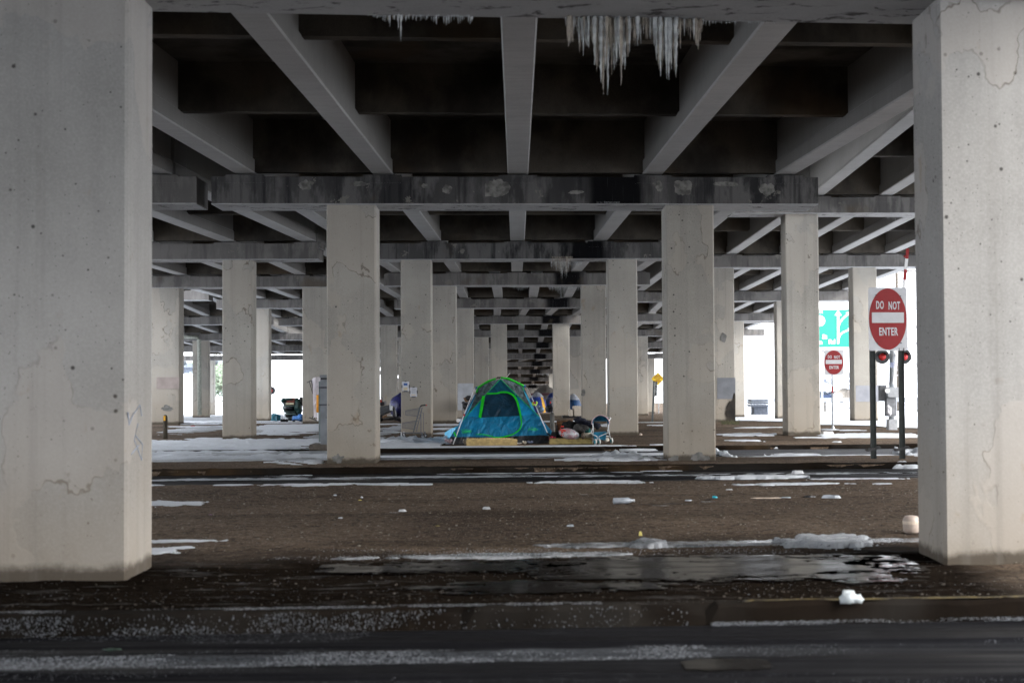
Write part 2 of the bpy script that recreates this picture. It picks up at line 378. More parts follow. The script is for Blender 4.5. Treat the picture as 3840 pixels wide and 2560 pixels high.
lf = thing('overpass', 'concrete overpass running parallel on the left, its caps ending short of the central one', 'overpass', (-9, 38, 0))
L = []
def lb(e, s, n): return [e-s*k for k in range(n)][::-1]
L.append(dict(y=-12, sk=.05, zs=4.9, h=.5, x0=-15.2, x1=-6.75, cols=[(-12.9, -12), (-8.6, -7.7)], bx=lb(-7.5, 2.2, 4), T=1.))
L.append(dict(y=-4, sk=.05, zs=4.9, h=.5, x0=-15.2, x1=-6.75, cols=[(-12.9, -12), (-8.6, -7.7)], bx=lb(-7.5, 2.2, 4), T=1.))
L.append(dict(y=12.2, sk=.05, zs=4.9, h=.5, x0=-15.2, x1=-6.75, cols=[(-12.9, -12), (-8.6, -7.7)], bx=lb(-7.5, 2.2, 4), T=1.))
L.append(dict(y=27.3, sk=.05, zs=4.93, h=.52, x0=-15, x1=-6.05, cols=[(-12.9, -12), (-8.2, -7.3)], bx=lb(-6.76, 2.2, 4), T=1.))
L.append(dict(y=38.3, sk=.03, zs=4.80, h=.43, x0=-14.6, x1=-5.27, cols=[(-12.9, -12), (-7.87, -7.08)], bx=lb(-5.58, 2.14, 5), T=.9))
L.append(dict(y=52.9, sk=.02, zs=5.0, h=.41, x0=-14.9, x1=-5.2, cols=[(-13.52, -12.48), (-7.93, -7.0)], bx=lb(-5.8, 2.2, 5), bo=lb(-5.8, 1.6, 6), T=.95,
              pl={0: 'far left pillar with a faded pink band and a grey spalled patch'}))
L.append(dict(y=66, sk=.0, zs=4.88, h=.4, x0=-13.9, x1=-6.2, cols=[(-12.4, -11.47)], bx=lb(-5.4, 1.6, 6), T=.9))
L.append(dict(y=78.5, sk=.0, zs=4.55, h=.4, x0=-13.1, x1=-6.2, cols=[(-8.9, -8.0)], bx=lb(-5.4, 1.55, 6), T=.9))
overpass(lf, L)
fl = thing('overpass', 'distant overpass at the far left, pale in the bright daylight', 'overpass', (-20, 80, 0))
LL = []
for y, py, cols in ((66, 1126, [(-24, -23)]), (79, 1218, [(-24, -23)]), (92, 1277, [(-20.95, -19.95), (-26, -25)]), (105, 1319, [(-26, -25)]), (118, 1352, [(-26, -25.1)])):
    z = soff(720, py, y); LL.append(dict(y=y, sk=0, zs=z, h=.42, x0=-28, x1=-14.25 if y < 70 else -13.6, cols=cols, bx=lb(-15.0, 2.2, 6), T=.9, cx=-20))
overpass(fl, LL)

rt = thing('overpass', 'taller concrete overpass on the right behind the stop signs', 'overpass', (10, 39, 0))
Rr = []
Rr.append(dict(y=12.5, sk=.05, zs=6.2, h=.5, x0=6.8, x1=17, cols=[(8.1, 9.0), (14, 15)], bx=[7.5, 9.4, 11.3, 13.2, 15.1], T=1., cx=11))
Rr.append(dict(y=23, sk=.05, zs=6.1, h=.5, x0=7.7, x1=17, cols=[(8.6, 9.5), (13.6, 14.5)], bx=[7.6, 9.5, 11.4, 13.3, 15.2], T=1., cx=11))
Rr.append(dict(y=38.5, sk=.03, zs=6.03, h=.44, x0=5.9, x1=16.8, cols=[(7.36, 8.27), (13.0, 13.9)], bx=[6.35, 8.25, 10.15, 12.05, 13.95, 15.85], bo=[6.35, 8.25, 10.15, 12.05, 13.95, 15.85], T=.9, cx=11.2))
Rr.append(dict(y=50.8, sk=.02, zs=5.5, h=.43, x0=6.0, x1=16.5, cols=[(6.9, 7.83), (12.1, 12.97)], bx=[5.85, 7.75, 9.65, 11.55, 13.45, 15.35], bo=[6.2, 7.75, 9.3, 10.85, 12.4, 13.95, 15.5], T=.9, cx=10.6,
               pl={0: 'right hand pillar painted with a grey block and scorched black at its foot', 1: 'right hand pillar with a pale grey painted band'}))
Rr.append(dict(y=64, sk=.01, zs=5.0, h=.42, x0=5.2, x1=15.9, cols=[(6.72, 7.6), (11.75, 12.65)], bx=[5.6, 7.15, 8.7, 10.25, 11.8, 13.35, 14.9], T=.9, cx=10.3))
Rr.append(dict(y=76.2, sk=.0, zs=4.58, h=.4, x0=5.7, x1=14.8, cols=[(11.3, 12.22)], bx=[5.9, 7.3, 8.7, 10.1, 11.5, 12.9, 14.1], T=.85, cx=10))
overpass(rt, Rr)
rb = thing('overpass', 'added unseen overpass stretch at the right behind the viewer, blocking light from the rear', 'overpass', (11, -11, 0))  # added out of view: shades the pillar fronts, leaves a gap for side light
overpass(rb, [dict(y=y, sk=.05, zs=6.2, h=.5, x0=7.1, x1=17, cols=[(8.1, 9.0), (14, 15)], bx=[7.9, 9.8, 11.7, 13.4, 15.1], T=1., cx=11) for y in (-14, 1)])
A_ = (65.4, 0, C[-1]['zs']+C[-1]['h'], .9); B_ = (78.5, 0, F[0]['zs']+F[0]['h'], .9)
span(ov, A_, B_, [-4.0, -2.4, -.8, .8, 2.4, 4.0], [-4.0, -2.5, -1.05, .35, 1.8, 3.3], -4.8, 4.8, -4.8, 4.1, 1, .95, .95)

# ---------------------------------------------------------------- ground
SK = .075
def groundmat():
    n = N('dirt_and_gravel'); p = n.pos(); xyz = n.sep(p)
    q = n.math('SUBTRACT', xyz[1], n.math('MULTIPLY', xyz[0], SK))
    m = n.noise(p, .35, 7, .62, .5); m2 = n.noise(n.vmul(p, (.5, 1.4, 1)), 1.6, 6, .65)
    c = n.mix(n.ss(m, .33, .67), (.095, .066, .046), (.215, .158, .112)); c = n.mix(n.ss(m2, .35, .7, 0, .6), c, (.14, .104, .076))
    g9 = n.noise(p, 8, 7, .75); c = n.mix(n.ss(g9, .4, .52, .7, 0), c, (.02, .013, .009)); c = n.mix(n.ss(g9, .56, .66, 0, .6), c, (.21, .165, .12))
    gr = n.noise(p, 26, 6, .75); c = n.mix(n.ss(gr, .36, .66), n.mix(.5, c, (.012, .009, .007)), c)
    v = n.vor(p, 34); rnd = n.sep(v[1])
    peb = n.math('MULTIPLY', n.ss(v[0], .22, .36, 1, 0), n.math('GREATER_THAN', rnd[0], .6))
    v3 = n.vor(p, 17); r3 = n.sep(v3[1]); c = n.mix(n.math('MULTIPLY', n.ss(v3[0], .2, .42, 1, 0), n.ss(r3[0], .35, .95, 0, .7)), c, n.mix(r3[1], (.035, .025, .018), (.32, .26, .20)))
    c = n.mix(n.math('MULTIPLY', peb, .75), c, n.mix(rnd[1], (.11, .085, .06), (.33, .29, .24)))
    v2 = n.vor(p, 11); r2 = n.sep(v2[1]); lf = n.math('MULTIPLY', n.ss(v2[0], .1, .16, 1, 0), n.math('GREATER_THAN', r2[0], .9))
    c = n.mix(n.math('MULTIPLY', lf, .7), c, (.35, .32, .28))
    # wet ground behind the near kerb, where the meltwater drips
    wn = n.noise(n.vmul(p, (.35, .9, 1)), 1.3, 6, .6)
    wet = n.math('MULTIPLY', n.ss(n.math('ADD', q, n.math('MULTIPLY', wn, 2.6)), 13.6, 15.2, 1, 0), n.ss(n.math('ADD', xyz[0], n.math('MULTIPLY', wn, 1.2)), 4.1, 5.0, 1, 0))
    wet2 = n.ss(n.noise(n.vmul(p, (.15, .8, 1)), .7, 4), .52, .62, 0, .35)
    wet = n.math('MAXIMUM', wet, wet2)
    c = n.mix(n.math('MULTIPLY', wet, .92), c, n.mix(n.ss(gr, .55, .7), (.0035, .003, .0028), (.02, .014, .010)))
    n.col(c); n.rough(n.math('SUBTRACT', .95, n.math('MULTIPLY', wet, n.ss(gr, .3, .7, .45, .25))))
    n.setin(n.b, n.b.inputs.find('Specular IOR Level'), n.math('ADD', n.math('MULTIPLY', n.math('SUBTRACT', 1., wet), .08), n.math('MULTIPLY', wet, n.ss(n.noise(n.vmul(p, (.8, 3.5, 1)), 1.6, 6, .7), .56, .7, 0., .4)))); n.bump(n.math('ADD', n.math('ADD', gr, n.math('MULTIPLY', g9, .6)), n.math('MULTIPLY', peb, .6)), .9, .03)
    return n.mat
MAT['dirt'] = groundmat()
def asphalt(name, c0, c1, wetr):
    n = N(name); p = n.pos(); st = n.noise(n.vmul(p, (.12, 3.2, 1)), 1.3, 7, .65, .3); fn = n.noise(p, 55, 4, .7)
    c = n.mix(n.ss(st, .35, .68), c0, c1); c = n.mix(n.ss(fn, .3, .7, 0, .5), c, tuple(x*2.1 for x in c1))
    sl = n.noise(n.vmul(p, (.35, 9, 1)), 1., 8, .75, .4); sp = n.noise(p, 30, 3, .7)
    ic = n.math('MULTIPLY', n.ss(sl, .56, .68), n.ss(sp, .48, .62)); c = n.mix(n.math('MULTIPLY', ic, .3), c, (.16, .17, .19))
    if name == 'wet_asphalt':
        xyz = n.sep(p); q = n.math('SUBTRACT', xyz[1], n.math('MULTIPLY', xyz[0], SK)); b1 = n.noise(n.vmul(p, (.8, 3.5, 1)), 2.2, 6, .7); qq = n.math('ADD', q, n.math('MULTIPLY', n.math('SUBTRACT', b1, .5), .35))
        band = n.math('MULTIPLY', n.ss(n.math('ABSOLUTE', n.math('SUBTRACT', qq, 8.97)), .12, .24, 1, 0), n.ss(n.math('ADD', xyz[0], n.math('MULTIPLY', b1, 2.)), 1.2, 3.2, 1, .15))
        grit = n.noise(p, 38, 4, .8); band = n.math('MULTIPLY', band, n.ss(grit, .42, .6)); c = n.mix(n.math('MULTIPLY', band, .75), c, (.12, .13, .145))
    n.col(c); n.rough(n.ss(st, .3, .7, wetr, wetr+.4)); n.bump(fn, .5, .01); n.setin(n.b, n.b.inputs.find('Specular IOR Level'), n.ss(st, .42, .6, .16, .0)); return n.mat
MAT['road'] = asphalt('wet_asphalt', (.003, .003, .0034), (.009, .009, .0105), .42)
MAT['road2'] = asphalt('slushy_asphalt', (.02, .021, .023), (.07, .073, .08), .3)
MAT['kerb'] = concrete('kerb_concrete', (.004, .0032, .0025), (.013, .0095, .007), 'dark'); MAT['kerb'].node_tree.nodes['Principled BSDF'].inputs['Specular IOR Level'].default_value = .02
def gy(y0, x): return y0 + SK*x
def sheet(name, q0, q1, z0, z1, mat, x0=-80, x1=80, dq=.25, dx=1., amp=0, kind='structure', seed=1, zf=None):
    xs = np.concatenate([np.linspace(x0, -9, max(2, int((-9-x0)/4))), np.arange(-8.75, 9, dx), np.linspace(9, x1, max(2, int((x1-9)/4)))]) if x0 < -9 else np.arange(x0, x1+dx, dx)
    qs = np.linspace(q0, q1, max(2, int((q1-q0)/dq)+1)); X, Q = np.meshgrid(xs, qs); Y = Q+SK*X
    Z = z0+(z1-z0)*(Q-q0)/(q1-q0) + amp*(fbm(X*1.3, Y*1.3, 4, seed)-.5)*2
    if zf is not None: Z = Z+zf(X, Y)
    m = M(); m.v = np.stack([X, Y, Z], -1).reshape(-1, 3).tolist(); nx = len(xs)
    m.f = [(j*nx+i, j*nx+i+1, (j+1)*nx+i+1, (j+1)*nx+i) for j in range(len(qs)-1) for i in range(nx-1)]; m.m = [0]*len(m.f)
    return m.build(name, mat, smooth=True, kind=kind, keep=True)
# one ground sheet: dips under each road
def roaddip(Q):
    z = np.zeros_like(Q)
    for a, b, d in ((-60, 10.02, .34), (22.0, 25.3, .3), (28.3, 31.75, .3)):
        z = np.where((Q > a) & (Q < b), -d, z)
    return z
qs = np.concatenate([[-60, 10.0, 10.04], np.arange(10.12, 21.9, .07), [21.95, 22.02, 25.28, 25.32], np.arange(25.5, 28.2, .15), [28.28, 28.32, 31.73, 31.78], np.arange(31.9, 60, .25), np.arange(60, 130, 2), [140, 160, 200, 300, 600, 1500]])
xs = np.concatenate([[-900, -300, -120, -60, -40], np.arange(-30, -9, .8), np.arange(-9, 9.01, .07), np.arange(9.5, 30, .8), [40, 60, 120, 300, 900]])
X, Q = np.meshgrid(xs, qs); Y = Q+SK*X*np.clip(1-(Q-60)/60, 0, 1)
dip = roaddip(Q); near = np.where((Q > 10) & (Q < 60), 1., 0.)
Z = dip + np.interp(Y, [0, 50, 79, 99, 125, 160, 3000], [0, 0, -.65, -1., -1.5, -1.8, -1.8])
Z += near*(dip == 0)*((fbm(X*.6, Y*.6, 3, 3)-.5)*.03 + (fbm(X*4, Y*4, 3, 5)-.5)*.022)
pud = np.exp(-(((X-.2)/3.4)**4+((Q-11.6)/1.15)**4)); Z -= pud*.006*(Q > 10.1)*(Q < 14)
m = M(); m.v = np.stack([X, Y, Z], -1).reshape(-1, 3).tolist(); nx = len(xs)
m.f = [(j*nx+i, j*nx+i+1, (j+1)*nx+i+1, (j+1)*nx+i) for j in range(len(qs)-1) for i in range(nx-1)]; m.m = [0]*len(m.f)
m.build('ground', MAT['dirt'], smooth=True, kind='structure', keep=True)
sheet('road', -30, 9.93, -.135, -.135, MAT['road'], dq=.5, amp=.006, dx=.25)
sheet('road', 21.9, 25.42, -.02, -.075, MAT['road'], dq=.3, amp=.004, seed=4, dx=.4)
sheet('road', 28.2, 31.9, -.02, -.045, MAT['road2'], dq=.3, amp=.004, seed=6, dx=.4)
def kerb(q, w_, zt, zb, x0, x1, chip=.02, seed=1, zfun=None):
    xs = np.arange(x0, x1, .09); m = M(); pr = [(-.035, zb), (-.012, zt-.03), (.012, zt), (w_, zt), (w_, zb)]; n = len(pr); vs = []
    for x in xs:
        for k, (a, z) in enumerate(pr):
            j = (float(vnoise(np.array([x*6.+k*9]), np.array([k*3.1]), seed)[0])-.5)*2*chip if k < 3 else 0
            big = -.04 if (k in (1, 2) and float(vnoise(np.array([x*1.9]), np.array([7.]), seed)[0]) > .86) else 0
            vs.append((x, q+SK*x+a+j*.6-big*.5, z+(j+big if k in (1, 2) else 0)))
    m.add(vs, [(i*n+k, (i+1)*n+k, (i+1)*n+(k+1) % n, i*n+(k+1) % n) for i in range(len(xs)-1) for k in range(n)])
    return m.build('kerb', MAT['kerb'], kind='structure')
kerb(9.93, .16, .012, -.16, -12, 12, .012, 1); kerb(25.33, .15, .035, -.1, -25, 30, .022, 2); kerb(31.78, .13, .05, -.08, -25, 30, .014, 3)
# yellow line paint along the right part of the near kerb
ypaint = plain('worn_yellow_paint', (.06, .042, .008), .8, var=.9, scale=14)
m = M(); xs = np.arange(1.6, 9, .06); vs = []
for x in xs:
    a = .03*float(vnoise(np.array([x*4]), np.array([1.]), 5)[0]); wd = .05+.05*float(vnoise(np.array([x*5]), np.array([3.]), 6)[0])
    vs += [(x, 9.93+SK*x+.02+a*.3, .017), (x, 9.93+SK*x+.02+wd, .018)]
m.add(vs, [(2*i, 2*i+2, 2*i+3, 2*i+1) for i in range(len(xs)-1)]); m.build('kerb_paint', ypaint, kind='structure')
# standing meltwater
def watermat():
    n = N('meltwater'); p = n.pos(); k = n.noise(n.vmul(p, (1, 2.2, 1)), 5, 3, .5)
    n.col((.006, .005, .004)); n.rough(n.ss(n.noise(n.vmul(p, (.6, 1.6, 1)), 2.1, 5), .35, .7, .03, .3)); n.b.inputs['IOR'].default_value = 1.33
    n.bump(k, .12, .02); return n.mat
MAT['water'] = watermat()
def patchmesh(m, x0, x1, q0, q1, cell, z0, h, k=4., amp=.9, fx=1., fy=3., seed=0, grain=.9, pw=2., base=0., lump=0., zf=None):
    """irregular patch with its own edge: a height field kept only where its field is positive"""
    nx = max(6, int((x1-x0)*1.12/cell[0])); ny = max(5, int((q1-q0)*1.3/cell[1])); cx, cq = (x0+x1)/2, (q0+q1)/2; rx, rq = (x1-x0)/2, (q1-q0)/2
    X, Q = np.meshgrid(np.linspace(cx-rx*1.12, cx+rx*1.12, nx), np.linspace(cq-rq*1.4, cq+rq*1.4, ny)); Y = Q+SK*X
    Fd = 1-(np.abs((X-cx)/rx)**pw+np.abs((Q-cq)/rq)**pw)
    Fd = Fd + amp*1.9*(fbm(X*fx, Y*fy, 6, seed)-.5)*2 + base + .35*(fbm(X*fx*3, Y*fy*2.2, 4, seed+77)-.5)*2
    if grain: Fd = Fd + grain*(fbm(X*min(14, .35/cell[0]), Y*min(20, .35/cell[1]), 3, seed+50)-.5)*2
    H = h*np.clip(Fd*k, 0, 1)**.6
    if lump: H = H + lump*np.clip(Fd*2, 0, 1)*(fbm(X*5, Y*6, 4, seed+9))**2*1.6
    GZ = np.interp(Y, [0, 50, 79, 99, 125, 160, 3000], [0, 0, -.65, -1., -1.5, -1.8, -1.8]) if zf is None else 0
    Z = np.where(Fd > 0, z0+GZ+H+.002*(h > 0)*(fbm(X*9, Y*9, 2, 3)), z0+GZ-(.03 if h > 0 else .002))
    b = len(m.v); m.v += np.stack([X, Y, Z], -1).reshape(-1, 3).tolist(); ok = (Fd > 0)
    keep = ok[:-1, :-1] | ok[1:, :-1] | ok[:-1, 1:] | ok[1:, 1:]
    for j, i in zip(*np.nonzero(keep)): m.f.append((b+j*nx+i, b+j*nx+i+1, b+(j+1)*nx+i+1, b+(j+1)*nx+i)); m.m.append(0)
def qp(px, py): x, y = gp(px, py); return x, y-SK*x
def spatch(m, l, r, t, bt, **kw):
    """patch given by its outline box in the survey frame, laid on the ground"""
    if bt-t < 15 and not kw.get('lump'): mid = (t+bt)/2; t, bt = mid-(mid-t)*.62, mid+(bt-mid)*.62
    cx = (l+r)/2; q0 = qp(cx, bt)[1]; q1 = qp(cx, t)[1]; ym = gp(cx, (t+bt)/2)[1]
    x0 = at(l, (t+bt)/2, ym).x; x1 = at(r, (t+bt)/2, ym).x
    q = (q0+q1)/2; cell = kw.pop('cell', (max(.025, q*.0018), max(.015, q*.0012)))
    z0 = kw.pop('z0', .004)
    kw.setdefault('h', .014); kw.setdefault('seed', int(l*7+t)); kw.setdefault('fx', 48./q); kw.setdefault('fy', 150./q); kw.setdefault('amp', 1.05); kw.setdefault('k', 1.6)
    patchmesh(m, x0, x1, q0, q1, cell, z0, kw.pop('h'), **kw)
def snowmat(name, c, r=.55, dirt=.3):
    n = N(name); p = n.pos(); k = n.noise(p, 2.2, 6, .6); f = n.noise(p, 40, 4, .7)
    cc = n.mix(n.ss(k, .4, .75, 0, dirt), c, tuple(x*.62 for x in c)); n.col(n.mix(n.ss(f, .3, .7, .25, 0), cc, tuple(x*.7 for x in c)))
    n.rough(r); n.bump(n.math('ADD', f, n.noise(p, 7, 6, .65)), .9, .06); return n.mat
MAT['snow'] = snowmat('snow', (.72, .76, .82)); MAT['slush'] = snowmat('slush', (.40, .43, .47), .35, .7); MAT['frost'] = snowmat('frost', (.33, .35, .385), .3, .8)
m = M()
for b in [(565, 1130, 1654, 1700, dict(lump=.035, amp=1.7, base=-.02, pw=4, fy=6.5, h=.02)), (540, 1195, 1652, 1672, dict(lump=.04, base=.05, pw=4, fy=5)), (961, 1225, 1591, 1612, dict(base=.4)), (965, 1230, 1606, 1627, dict(base=.1)),
          (960, 1228, 1562, 1570, dict(base=.2)), (600, 835, 1597, 1603, {}), (640, 838, 1608, 1614, {}), (690, 838, 1576, 1584, dict(lump=.05)), (690, 835, 1640, 1650, dict(base=.2)),
          (1418, 1505, 1583, 1592, dict(base=.3)), (1418, 1560, 1603, 1609, {}), (1418, 1500, 1617, 1623, {}), (1415, 1690, 1648, 1662, dict(lump=.12, base=.3, amp=1.2)), (1415, 1640, 1663, 1679, dict(base=.4, lump=.02)),
          (1620, 1752, 1587, 1598, dict(base=.3)), (1620, 1740, 1603, 1613, dict(base=.2)), (1620, 1735, 1620, 1630, dict(base=.3)),
          (1420, 2350, 1671, 1679, dict(base=.25, pw=4, amp=.5)), (1955, 2200, 1557, 1570, dict(base=.8, pw=4)), (2255, 2350, 1587, 1601, dict(base=.2)),
          (2400, 2500, 1578, 1584, dict(base=.2)), (2430, 2500, 1591, 1597, {}), (2700, 2900, 1625, 1634, dict(lump=.02)), (2722, 2868, 1647, 1657, dict(amp=.4)), (2845, 2940, 1671, 1680, {}),
          (3090, 3440, 1625, 1640, dict(base=.3, amp=.7)), (3085, 3140, 1608, 1614, {}), (3150, 3250, 1611, 1616, {}), (2760, 2930, 1600, 1606, {}), (2440, 2500, 1666, 1669, {}),
          (988, 1500, 1812, 1824, dict(amp=.8)), (1400, 1610, 1814, 1820, {}), (540, 628, 1817, 1823, {}), (810, 945, 1817, 1822, {}), (440, 750, 1879, 1898, dict(amp=.9)), (1998, 2388, 1801, 1813, dict(amp=.8)),
          (2300, 2460, 1806, 1812, {}), (2610, 3015, 1782, 1792, dict(amp=.8)), (2960, 3405, 1793, 1801, dict(amp=.9)), (2700, 3190, 1811, 1820, dict(amp=1.)), (3250, 3360, 1813, 1818, {}),
          (490, 830, 2024, 2037, dict(amp=.8)), (470, 700, 2054, 2078, dict(amp=.9)), (2880, 3080, 1700, 1706, {}), (3000, 3440, 1636, 1642, dict(base=.1)), (2330, 2460, 1683, 1687, {})]:
    spatch(m, *b[:4], **b[4])
snow = m.build('snow', MAT['snow'], smooth=True, kind='stuff', keep=True)
tag(snow, 'patches of white snow lying on the dirt under the bridges', 'snow')
# snow on the far road and along its kerbs, grey slush in the wheel tracks
m = M()
for b in [(1420, 2490, 1696, 1708, dict(base=.8, pw=6, amp=.6)), (540, 1225, 1704, 1716, dict(base=.2, lump=.05, amp=1.)), (2692, 3440, 1700, 1712, dict(base=.1, amp=1.)), (2100, 2480, 1716, 1729, dict(lump=.05, z0=.0)),
          (2230, 2400, 1710, 1726, dict(lump=.16, base=.2)), (3385, 3480, 1692, 1712, dict(lump=.16, base=.2)), (1000, 1230, 1730, 1740, dict(lump=.06, base=.2)), (560, 1228, 1736, 1741, dict(base=.3)),
          (1005, 1205, 1764, 1772, dict(z0=-.08)), (1680, 2370, 1755, 1762, dict(z0=-.08, base=.2)), (2400, 2550, 1748, 1752, dict(z0=-.08)), (3300, 3460, 1731, 1741, dict(z0=-.05, lump=.06)), (940, 1120, 1708, 1718, dict(lump=.1)), (2700, 2730, 1690, 1712, dict(lump=.1))]:
    k = dict(b[4]); k.setdefault('z0', -.03); spatch(m, *b[:4], **k)
tag(m.build('snow', MAT['snow'], smooth=True, kind='stuff', keep=True), 'snow ploughed along the far road and kerbs', 'snow')
m = M()
for b in [(430, 1226, 1714, 1733, dict(base=.4, pw=5, grain=.8, z0=-.035, amp=.6)), (1418, 2500, 1709, 1727, dict(base=.25, pw=5, grain=.9, z0=-.035, amp=.7)), (2690, 3440, 1705, 1722, dict(base=.1, grain=.8, z0=-.035, amp=.7)),
          (430, 2000, 1776, 1794, dict(base=-.2, pw=5, grain=1.2, z0=-.06, amp=.8, h=.012)), (1900, 3440, 1764, 1784, dict(base=-.4, pw=5, grain=1.2, z0=-.06, amp=.8, h=.012)),
          (1150, 1235, 1630, 1645, dict(grain=.5)), (565, 1210, 1683, 1704, dict(grain=.7, base=.2, z0=.0)), (650, 840, 1597, 1625, dict(grain=.9, amp=.9)), (1420, 1500, 1592, 1640, dict(grain=.8, amp=1.))]:
    k = dict(b[4]); k.setdefault('h', .015); spatch(m, *b[:4], **k)
tag(m.build('slush', MAT['slush'], smooth=True, kind='stuff', keep=True), 'grey frozen slush in the wheel tracks of the roads', 'slush')
# frost and slush on the near kerb and road
m = M()
rnd = np.random.RandomState(11); OCT = np.array([(1, 0, 0), (-1, 0, 0), (0, 1, 0), (0, -1, 0), (0, 0, 1), (0, 0, -1)], float); OF = [(0, 2, 4), (2, 1, 4), (1, 3, 4), (3, 0, 4), (2, 0, 5), (1, 2, 5), (3, 1, 5), (0, 3, 5)]
def flakes(m, num, x0, x1, q0, q1, z, s0, s1, thr, fx, fy, seed, flat=.4, side=0):
    X = x0+rnd.rand(num*4)*(x1-x0); Q = q0+rnd.rand(num*4)*(q1-q0); D = fbm(X*fx, Q*fy, 4, seed) + .10*(rnd.rand(num*4)-.5); k = np.nonzero(D > thr)[0][:num]
    for i in k:
        s_ = (s0+(s1-s0)*rnd.rand()**3)*.5; V = OCT*np.array([s_*(1+.8*rnd.rand()), s_*(.8+.6*rnd.rand()), s_*flat])*(.7+.6*rnd.rand(6, 1)); x, q_ = X[i], Q[i]
        zz = z if not callable(z) else z(x, q_); m.add([(x+v[0], q_+SK*x+v[1], zz+v[2]) for v in V], OF)
flakes(m, 7000, -6, .6, 9.98, 10.09, .014, .003, .009, .40, 2, 6, 3)
flakes(m, 150, .6, 5.5, 9.98, 10.09, .014, .003, .008, .5, 2, 6, 4)
flakes(m, 12000, -6, 1.2, 8.75, 9.18, -.131, .004, .014, .42, 1.1, 4, 8)
flakes(m, 1100, 1.2, 5, 8.75, 9.25, -.131, .003, .010, .52, 1.1, 4, 9)
flakes(m, 5000, -5, 5, 7.2, 8.7, -.131, .003, .008, .56, .35, 7, 10)
flakes(m, 2600, -6, -1, 9.2, 9.9, -.131, .003, .008, .55, .6, 5, 12)
flakes(m, 1800, -5, 4.0, 10.3, 13.3, .008, .003, .010, .53, .8, 3.2, 33)
flakes(m, 1800, -2.2, 2.6, 12.5, 13.4, .012, .004, .014, .46, .8, 3.5, 36)
flakes(m, 900, 1.5, 4.6, 13.1, 13.6, .03, .004, .014, .46, .8, 3.5, 38)
flakes(m, 5200, 1.35, 5.6, 9.8, 9.9, lambda x, q: -.128+.02*rnd.rand(), .004, .013, .38, 2.2, 12, 18)
tag(m.build('frost', MAT['frost'], smooth=True, kind='stuff', keep=True), 'speckled frozen slush on the near kerb, gutter and wet ground', 'slush')
# icy fringe on the face of the near kerb (left part)
m = M(); rnd = random.Random(4)
for k in range(7000):
    x = -5.2+rnd.random()**1.2*7.2; t = rnd.random(); d = float(vnoise(np.array([x*3.1]), np.array([t*1.5]), 9)[0])
    if d < .42 and rnd.random() < .8: continue
    if x > -.6 and rnd.random() < .8: continue
    if x > 1.2: continue
    z = -.13+.13*t; s_ = .002+.0045*rnd.random()**2.5; V = OCT*np.array([s_, s_*.8, s_*(1+1.2*rnd.random())])*(.7+.6*np.random.RandomState(k).rand(6, 1))
    m.add([(x+v[0], 9.93+SK*x-.035+.025*t+v[1], z+v[2]) for v in V], OF)
tag(m.build('kerb_ice', snowmat('kerb_frost', (.2, .215, .24), .3, .8), smooth=True, kind='stuff'), 'crust of ice clinging to the face of the near kerb', 'ice')
m = M()
for b in [(2060, 3380, 2092, 2168, dict(base=.45)), (1250, 2150, 2108, 2150, dict(base=.0)), (3180, 3420, 2096, 2135, dict(base=.3)), (3080, 3360, 2140, 2185, dict(base=.1)), (1500, 2500, 2185, 2225, dict(base=-.15))]: spatch(m, *b[:4], h=0., z0=.012, amp=.9, grain=.9, cell=(.02, .014), fx=3.2, fy=9, **b[4])
patchmesh(m, 1.02, 1.5, 8.38, 8.7, (.02, .014), -.1315, .0, seed=72, amp=.5, fx=3, fy=6, base=.15, pw=3, grain=.6)
m.build('puddle', MAT['water'], smooth=True, kind='structure', keep=True)
# ice ridge under the drip line
def icemat():
    n = N('cloudy_ice'); p = n.pos(); k = n.noise(p, 3.2, 6, .6)
    n.col(n.mix(n.ss(k, .35, .65), (.16, .17, .18), (.5, .52, .55))); n.rough(.18); n.b.inputs['Transmission Weight'].default_value = .35; n.b.inputs['IOR'].default_value = 1.31
    n.bump(n.noise(p, 9, 5, .7), .5, .03); return n.mat
MAT['ice'] = icemat(); MAT['icy'] = snowmat('icy_snow', (.5, .53, .57), .12, .5)
m = M()
m2 = M(); patchmesh(m, .2, 5.0, 13.4, 13.75, (.02, .014), .0, .008, seed=5, amp=.6, fx=1.2, fy=5, base=.05, pw=3, lump=.006)
patchmesh(m2, 2.5, 3.45, 12.9, 13.7, (.02, .015), .0, .04, seed=6, amp=.45, fx=1.2, fy=2, base=.1, pw=2, lump=.05)
patchmesh(m, 1.0, 1.4, 13.3, 13.6, (.02, .015), .0, .02, seed=7, amp=.45, fx=1.2, fy=2, base=.1, pw=2, lump=.05)
patchmesh(m, -1.6, .9, 12.75, 13.05, (.03, .02), .0, .01, seed=9, amp=.8, fx=1, fy=3, base=.0, pw=3, grain=.5)
tag(m2.build('ice_mound', MAT['icy'], smooth=True, keep=True), 'white lumpy mound of ice at the right end of the low ice ridge', 'ice')
tag(m.build('ice_ridge', MAT['ice'], smooth=True, keep=True), 'low ridge of cloudy ice grown on the ground below the big icicles', 'ice')
